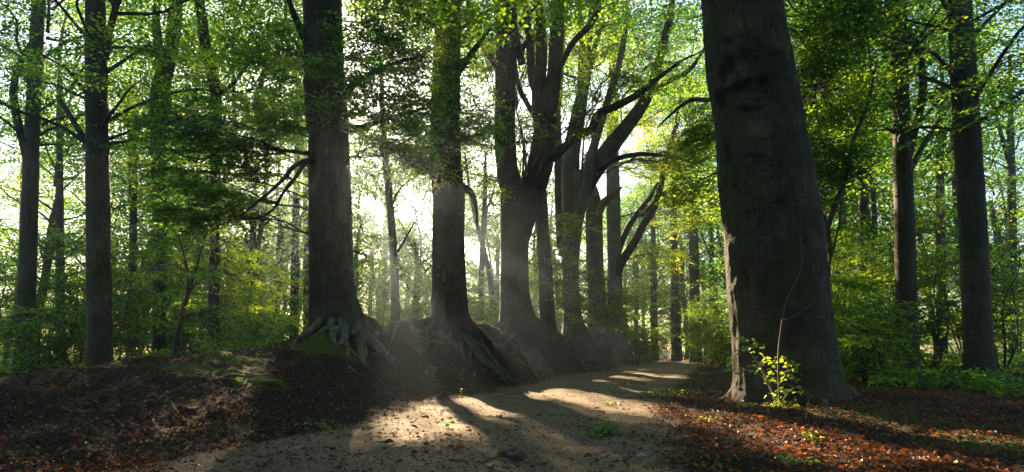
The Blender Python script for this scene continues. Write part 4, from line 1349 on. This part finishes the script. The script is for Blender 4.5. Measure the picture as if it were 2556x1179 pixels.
sapling('twin-stemmed sapling with bright leaves at the left foot of the bank',
    [[(430, 930, 15), (440, 860, 13), (458, 780, 10), (478, 710, 8), (498, 640, 6), (520, 570, 3)], [(430, 925, 13), (438, 850, 10), (455, 780, 9), (470, 710, 8), (462, 650, 6), (445, 590, 3)],
     [(466, 740, 6), (500, 700, 5), (560, 680, 3)]], 13.5,
    [(470, 620, 0, 90, 40, 16), (430, 700, .3, 60, 50, 14), (560, 690, -.3, 90, 36, 16), (610, 650, 0, 70, 26, 9), (420, 800, .4, 50, 40, 10), (660, 720, -.2, 80, 30, 14), (540, 780, .4, 70, 36, 12), (620, 790, 0, 60, 26, 9), (450, 560, 0, 60, 26, 8),
     (700, 780, .2, 50, 26, 8), (640, 850, -.2, 50, 22, 8), (560, 850, .4, 60, 26, 8)], .58)
sapling('tall thin sapling with bare curving branches right of the huge beech',
    [[(2052, 945, 16), (2050, 760, 15), (2058, 600, 14), (2090, 500, 13), (2112, 440, 12), (2130, 350, 10), (2165, 260, 8), (2190, 150, 4)], [(2075, 640, 9), (2065, 560, 8), (2045, 520, 6), (2030, 480, 3)], [(2112, 450, 8), (2150, 430, 7), (2200, 400, 3)],
     [(2050, 800, 7), (2062, 690, 6), (2095, 560, 5), (2100, 480, 3)]], 12.6,
    [(2080, 620, .3, 60, 40, 9), (2120, 700, 0, 50, 50, 9), (2140, 560, .2, 50, 40, 8), (2110, 840, .2, 40, 30, 6), (2140, 380, 0, 50, 40, 7), (2060, 500, .3, 50, 40, 7)], .5)

# ------------------------------------------------------------------ the sunlit shrub in front of the huge beech: every leaf its own piece
LEAFME = []
for k, tn in enumerate((.35, .6, .85)):
    v, q, m_ = leaf_np(np.zeros((1, 3)), np.array([[1.0, 0, 0]]), np.array([[0, 0, 1.0]]), np.array([1.0]), True, .78, .12)
    LEAFME.append(mesh_np('leaf', v, q, M['herb'], False, {'tint': np.full(len(v), tn)}))


def put_leaf(parent, p, loc, size, me=None, up=None):
    o = link('leaf', me or LEAFME[random.randrange(3)], parent, np.asarray(p) - loc)
    o.rotation_euler = (random.uniform(-.7, .7), random.uniform(-.3, .7), random.uniform(0, 6.28))
    o.scale = (size,) * 3
    return o


def lit_shrub():
    base = at(1945, 1000, 8.95); base[2] = float(hgt(base[0], base[1]))
    loc = base.copy()
    Y = base[1]
    t = thing('shrub', 'small sunlit shrub with yellow-green leaves in front of the huge beech', 'shrub', loc)
    stems = [([(1945, 1021, 7), (1930, 985, 6), (1915, 950, 5), (1897, 915, 4.5), (1875, 885, 4), (1860, 872, 2)], 0), ([(1948, 1012, 6), (1944, 960, 5), (1943, 890, 5), (1950, 820, 4.5), (1965, 745, 4), (1992, 695, 3.5), (2002, 650, 3), (1997, 590, 2)], .2),
             ([(1953, 800, 3), (1985, 788, 3), (2015, 768, 2.6), (2040, 748, 1.5)], .1), ([(1925, 970, 4), (1900, 938, 3.5), (1870, 925, 3), (1845, 930, 2)], -.2), ([(1945, 960, 3.5), (1960, 930, 3), (1985, 920, 2)], -.1),
             ([(1947, 1012, 4), (1965, 985, 3.5), (1985, 968, 3), (2010, 975, 2)], -.15), ([(1945, 1015, 4), (1920, 1005, 3), (1890, 1015, 2)], -.1)]
    for s, dy in stems:
        sp = spline(pxs(s, Y, dy), 20)
        v, q = tube(sp[:, :3], sp[:, 3], 6)
        link('stem', mesh_np('stem', v - loc, q, M['pale_twig' if dy <= .0 else 'twig'], True), t)
    r = random.Random(4)
    spots = [(1860, 850), (1845, 855), (1875, 850), (1888, 858), (1850, 872), (1870, 868), (1900, 900), (1915, 895), (1930, 905), (1885, 918), (1850, 920), (1838, 926), (1905, 930), (1918, 938), (1925, 950), (1910, 945), (1942, 900), (1955, 898), (1965, 905),
             (1970, 918), (1985, 915), (1978, 925), (1935, 925), (1955, 940), (1975, 945), (1950, 968), (1938, 975), (1955, 980), (1942, 990), (1930, 995), (1925, 1008), (1940, 1005), (1950, 1010), (1962, 1002), (1975, 1010), (1990, 1005), (2000, 1015), (1985, 1022),
             (1915, 1015), (1935, 1022), (1955, 1024), (1970, 1026), (1865, 1020), (1875, 1028), (1855, 1026), (1890, 1022), (1990, 970), (2005, 975), (1960, 960), (1898, 908), (1880, 878), (1945, 1018), (1930, 1016)]
    for (px, py) in spots + [(a + r.uniform(-18, 18), b + r.uniform(-11, 11)) for a, b in spots * 4]:
        p = at(px + r.uniform(-4, 4), py, Y + r.uniform(-.2, .2))
        p[2] = max(p[2], float(hgt(p[0], p[1])) + .03)
        o = put_leaf(t, p, loc, r.uniform(.045, .10))


lit_shrub()


# ------------------------------------------------------------------ little plants, twigs and clods on the ground
def tuft(name, label, cat, px, py, wpx, n, size, tint=None, h=.10, group=None):
    c = hit(px, py)
    t = thing(name, label, cat, c, group)
    w = wpx / FPX * c[1] * .5
    lb, wb = MB(), MB()
    x = c[0] + rng.normal(0, w * .5, n); y = c[1] + rng.normal(0, w * .35, n)
    z = hgt(x, y)
    top = np.stack([x, y, z + rng.uniform(.02, h, n)], -1)
    a = rng.uniform(0, 6.28, n)
    d = np.stack([np.cos(a), np.sin(a), rng.normal(-.1, .3, n)], -1)
    nn = nrm(np.stack([rng.normal(0, .5, n), rng.normal(0, .5, n), np.ones(n)], -1))
    v, q, m_ = leaf_np(top, d, nn, size * rng.uniform(.6, 1.2, n), True, .75, .15)
    lb.add(v, q, np.repeat(np.clip(rng.normal(.5 if tint is None else tint, .2, n), 0, 1), 6))
    for i in range(0, n, 2):
        b = np.array([c[0] * .5 + x[i] * .5, c[1] * .5 + y[i] * .5, 0]); b[2] = hgt(b[0], b[1]) - .01
        wb.add(*tube(np.stack([b, (b + top[i]) / 2 + [0, 0, .01], top[i]]), np.array([.003, .0025, .002]), 4, cap=False))
    lb.obj('leaf_cluster', M['herb'], t, c, smooth=False)
    wb.obj('twiglets', M['twig'], t, c)
    return t


tuft('fallen_twig', 'dark leafy twig lying alone on the shaded track', 'twig', 1510, 1086, 92, 70, .06, .0, .10)
tuft('weed_patch', 'patch of sunlit green weeds along the right edge of the track', 'weeds', 1650, 992, 120, 90, .06, .6, .12)
tuft('weed_patch', 'smaller green weeds beside the sunlit ones, nearer the huge beech', 'weeds', 1715, 985, 70, 40, .055, .35, .12)
tuft('weed_patch', 'yellow-green weeds in the red leaf litter', 'weeds', 1765, 1052, 80, 34, .045, .7, .06)
tuft('weed_patch', 'single bright leaf tuft on the sunlit sand', 'weeds', 1517, 1010, 24, 9, .05, .8, .05)
tuft('weed_patch', 'dark green tuft on the sunlit sand at the left', 'weeds', 1115, 1070, 28, 14, .04, .1, .05)
tuft('weed_patch', 'low dark weeds on the track in front of the huge beech', 'weeds', 1608, 1102, 46, 18, .04, .2, .05)
tuft('weed_patch', 'bluish green weeds at the foot of the bank below the forked beech', 'weeds', 1260, 945, 70, 36, .06, .1, .12)
tuft('seedling', 'yellow-green seedlings at the foot of the bank below the forked beech', 'seedling', 1300, 922, 44, 18, .075, .7, .28)
tuft('seedling', 'tall pale seedling below the second beech, leftmost of its row', 'seedling', 1078, 945, 28, 14, .075, .75, .30)
tuft('seedling', 'middle pale seedling below the second beech', 'seedling', 1150, 950, 14, 8, .07, .75, .24)
tuft('seedling', 'rightmost pale seedling of the row below the second beech', 'seedling', 1182, 950, 14, 8, .06, .7, .16)
tuft('seedling', 'tiny lit seedling at the tip of the sunlit sand', 'seedling', 1150, 990, 6, 4, .05, .9, .14)
tuft('seedling', 'upright lit seedling on the right half of the track', 'seedling', 1567, 980, 20, 11, .075, .95, .36)
tuft('weed_patch', 'green tuft in the litter at the lower right', 'weeds', 2030, 1100, 40, 16, .05, .8, .08)
tuft('weed_patch', 'bluish weeds in the shade at the bottom right', 'weeds', 1985, 1165, 90, 34, .05, .1, .06)
tuft('weed_patch', 'dark grass-green weeds along the shaded left edge of the track', 'weeds', 800, 1070, 120, 46, .045, .1, .06)
tuft('weed_patch', 'small weeds on the dark bank beside the fallen branch', 'weeds', 597, 960, 24, 12, .05, .5, .10)


def stick(label, pts, r, mat='pale_twig', lift=1.0, name='stick'):
    w = np.array([hit(*p) for p in pts])
    s = spline(w, 20)
    s[:, 2] = hgt(s[:, 0], s[:, 1]) + r * lift
    rr = r * np.linspace(1, .45, 20)
    loc = w[0]
    v, q = tube(s - loc, rr, 7, lambda rr_, th, ss, p: rr_ * (1 + .25 * fbm(th, ss * 9, 5, 2)))
    o = link(name, mesh_np(name, v, q, M[mat], True, {'scar': np.zeros(len(v))}), None, loc)
    return tag(o, label, 'stick')


stick('long pale fallen branch on the dark bank beside the moss cushion', [(535, 958), (560, 947), (590, 944), (620, 948), (645, 947), (668, 940)], .022, lift=2.2, name='fallen_branch')
stick('short crooked twig in the shaded leaf litter at the lower left', [(455, 1135), (468, 1122), (480, 1110)], .012)
stick('thin twig on the leafy slope at the left', [(432, 1015), (440, 1028), (452, 1040)], .010)
stick('thin twig low on the slope below the thick beech', [(870, 915), (885, 930), (905, 940)], .012)
stick('long twig lying in the near sand at the bottom', [(1200, 1158), (1230, 1146), (1265, 1138)], .008, 'twig')
stick('twig across the near sand, left of the dark clods', [(1120, 1150), (1160, 1152), (1170, 1156)], .007, 'twig')


def upright_twig():
    b = hit(2010, 1050)
    pts = np.array([b, b + [.03, 0, .10], b + [.05, .01, .18], b + [.09, .0, .30]])
    s = spline(pts, 14)
    v, q = tube(s - b, np.linspace(.008, .003, 14), 6)
    tag(link('stick', mesh_np('stick', v, q, M['pale_twig'], True), None, b), 'short twig standing upright in the red leaf litter', 'stick')


upright_twig()


def lump(name, label, cat, px, py, wpx, hfac, mat, seed, group=None, sink=.25):
    c = hit(px, py)
    w = wpx / FPX * c[1] * .5
    nu, nv = 18, 12
    u, v_ = np.meshgrid(np.linspace(0, 2 * np.pi, nu, endpoint=False), np.linspace(.02, np.pi - .02, nv), indexing='ij')
    r = 1 + .55 * fbm(u * 1.2 + seed, v_ * 2, seed, 3) * np.sin(v_) + .2 * fbm(u * 4, v_ * 5, seed + 2, 2) * np.sin(v_)
    x, y, z = w * r * np.sin(v_) * np.cos(u), w * .8 * r * np.sin(v_) * np.sin(u), w * hfac * (r * np.cos(v_) + 1 - 2 * sink)
    vv = np.stack([x, y, z], -1).reshape(-1, 3)
    i, j = np.meshgrid(np.arange(nu), np.arange(nv - 1), indexing='ij')
    q = np.stack([i * nv + j, i * nv + j + 1, ((i + 1) % nu) * nv + j + 1, ((i + 1) % nu) * nv + j], -1).reshape(-1, 4)
    o = link(name, mesh_np(name, vv, q, M[mat], True), None, c)
    return tag(o, label, cat, group)


lump('earth_clod', 'dark crumbly clod on the near sand, left of the pair', 'clod', 1262, 1140, 40, .55, 'clod', 3)
lump('earth_clod', 'wider dark clod on the near sand, right of the pair', 'clod', 1292, 1146, 46, .5, 'clod', 5)
lump('stone', 'pale rounded stone at the shaded right edge of the near track', 'stone', 1603, 1144, 24, .6, 'stone', 7)
lump('moss_cushion', 'small bright moss cushion on the dark bank', 'moss', 672, 958, 74, .22, 'moss', 9, sink=.3)

# single dry leaves on the track
DRY = []
for k, tn in enumerate((.3, .55, .72, .8)):
    v, q, m_ = leaf_np(np.zeros((1, 3)), np.array([[1.0, 0, 0]]), np.array([[0, 0, 1.0]]), np.array([1.0]), True, .7, .22)
    DRY.append(mesh_np('dry_leaf', v, q, M['litter'], False, {'tint': np.full(len(v), tn)}))


def dry(px, py, wpx, k, label, group=None):
    c = hit(px, py)
    o = link('dry_leaf', DRY[k], None, c + [0, 0, .02])
    s = wpx / FPX * c[1]
    o.scale = (s, s, s)
    o.rotation_euler = (random.uniform(-.5, .5), random.uniform(-.4, .1), random.uniform(0, 6.28))
    tag(o, label, 'leaf', group)


for px, py, w, k, lab in [(1160, 1125, 34, 1, 'large reddish brown leaf curled up on the near sand'), (1128, 1096, 24, 2, 'reddish leaf on the near sand above the large curled one'), (1302, 1033, 20, 3, 'orange-red leaf alone in the middle of the track'),
                          (958, 1030, 16, 3, 'orange leaf at the left tip of the sunlit sand'), (1575, 1150, 26, 1, 'brown leaf beside the pale stone'), (1887, 1047, 20, 3, 'bright orange leaf below the sunlit shrub'), (1145, 1108, 20, 2, 'dark red leaf next to the large curled leaf'),
                          (985, 1108, 30, 0, 'dark brown leaf at the lower left edge of the sunlit sand'), (1035, 1058, 26, 0, 'blackish leaf on the sunlit sand at the left'), (1120, 1052, 14, 0, 'tiny dark leaf in the middle of the left sun patch'), (1480, 1144, 26, 0, 'dark leaf at the bottom of the track right of the clods')]:
    dry(px, py, w, k, lab)
r_ = random.Random(8)
for i in range(230):
    px, py = r_.uniform(560, 1740), 1000 + 179 * r_.random() ** .7
    c = gp(px, py)
    if pathmask(c[0], c[1]) < .4:
        continue
    dry(px, py, r_.uniform(7, 20), r_.choice([0, 0, 0, 1, 1, 2]), 'small dry brown leaf scattered on the sandy track', 'dry leaves scattered on the track')


# ------------------------------------------------------------------ leaf litter
def litter(name, label, n, xy_fn, tint_fn, smin, smax):
    x, y = xy_fn(n)
    pm = pathmask(x, y)
    dens = .5 + fbm(x * 1.4, y * 1.4, 71, 3)
    k = rng.random(len(x)) < (1 - pm) * np.clip(.35 + dens, .1, 1) + pm * .05
    x, y = x[k], y[k]
    n = len(x)
    z = hgt(x, y)
    e = .08
    gx = (hgt(x + e, y) - z) / e; gy = (hgt(x, y + e) - z) / e
    nn = nrm(np.stack([-gx + rng.normal(0, .38, n), -gy + rng.normal(0, .38, n), np.ones(n)], -1))
    a = rng.uniform(0, 6.28, n)
    d = np.stack([np.cos(a), np.sin(a), np.zeros(n)], -1)
    d = nrm(d - nn * (d * nn).sum(1, keepdims=True))
    s = rng.uniform(smin, smax, n)
    lb = MB()
    v, q, m_ = leaf_np(np.stack([x, y, z + .012 + rng.random(n) * .02], -1), d, nn, s, False, .66, .3)
    lb.add(v, q, np.repeat(np.clip(tint_fn(x, y, n), 0, 1), 4))
    return tag(lb.obj(name, M['litter'], smooth=False), label, 'leaf litter', kind='stuff')


def left_xy(n):
    y = np.exp(rng.uniform(math.log(3.6), math.log(36), n))
    xc = np.interp(y, CY, CX)
    return rng.uniform(np.maximum(xc - 2.2, -1.05 * y), xl(y) + 1.0), y


def right_xy(n):
    y = np.exp(rng.uniform(math.log(3.6), math.log(34), n))
    return rng.uniform(xr(y) - .8, np.maximum(xr(y) + 1, .98 * y)), y


litter('leaf_litter', 'brown dry leaves covering the shaded bank on the left', 52000, left_xy, lambda x, y, n: np.where(rng.random(n) < .045, rng.uniform(.86, .97, n), rng.beta(1.2, 2.4, n) * .8), .02, .055)
litter('leaf_litter', 'red and orange fallen leaves covering the ground right of the track', 52000, right_xy, lambda x, y, n: np.where(rng.random(n) < .10, rng.uniform(.66, .84, n), .04 + rng.beta(1.6, 2.0, n) * .6 + .12 + (rng.random(n) < .08) * .28), .016, .062)


def crumbs():
    n = 22000
    y = np.exp(rng.uniform(math.log(3.6), math.log(34), n))
    x = rng.uniform(xl(y) - .2, xr(y) + .2)
    k = rng.random(n) < np.clip(.25 + 1.6 * fbm(x * 1.3, y * 1.3, 75, 4), .06, 1)
    x, y = x[k], y[k]; n = len(x)
    a = rng.uniform(0, 6.28, n)
    nn = nrm(np.stack([rng.normal(0, .3, n), rng.normal(0, .3, n), np.ones(n)], -1))
    lb = MB()
    v, q, m_ = leaf_np(np.stack([x, y, hgt(x, y) + .006], -1), np.stack([np.cos(a), np.sin(a), np.zeros(n)], -1), nn, rng.uniform(.008, .034, n) * np.where(rng.random(n) < .1, 2.0, 1), False, .5, .3)
    lb.add(v, q, np.repeat(np.clip(rng.beta(1, 3.2, n) * .75, 0, 1), 4))
    tag(lb.obj('leaf_crumbs', M['litter'], smooth=False), 'dark crumbs of bark and leaf strewn over the sandy track', 'debris', kind='stuff')


crumbs()


# low green herbs on the woodland floor
def herbs():
    lb = MB()
    n = 6500
    y = np.exp(rng.uniform(math.log(11), math.log(60), n)); x = rng.uniform(-.95, .95, n) * y
    k = ((x < np.interp(y, CY, CX) - 1.4) | (x > xr(y) + 1.2 + np.maximum(16 - y, 0) * .6)) & (fbm(x * .5, y * .5, 91, 3) > -.05)
    x, y = x[k], y[k]; n = len(x)
    z = hgt(x, y)
    place_sprays(np.stack([x, y, z + rng.uniform(.05, .35, n)], -1), rng.uniform(0, 6.28, n), rng.normal(.05, .3, n), rng.normal(0, .3, n), rng.uniform(.25, .5, n), COAR, False, rng.normal(.5, .15, n), lb)
    tag(lb.obj('ground_cover', M['leaf'], smooth=False), 'low green plants covering the woodland floor behind the bank and the verge', 'plants', kind='stuff')


herbs()


# ------------------------------------------------------------------ the air
def haze():
    e = EXTENT + 12
    top = 29.0
    v = np.array([[x, y, z] for x in (-e, e) for y in (-e, e) for z in (-2.0, top)], float)
    q = np.array([[0, 1, 3, 2], [4, 6, 7, 5], [0, 4, 5, 1], [2, 3, 7, 6], [0, 2, 6, 4], [1, 5, 7, 3]])
    m, nt, out = new_mat('morning_haze')
    pv = N(nt, 'ShaderNodeVolumePrincipled')
    pv.inputs['Color'].default_value = (.16, .195, .25, 1)
    pv.inputs['Density'].default_value = 0.004
    pv.inputs['Anisotropy'].default_value = 0.8
    nt.links.new(pv.outputs[0], out.inputs['Volume'])
    tag(link('haze', mesh_np('haze', v, q, m, False)), 'thin morning haze in the wood', 'haze', kind='stuff')


haze()
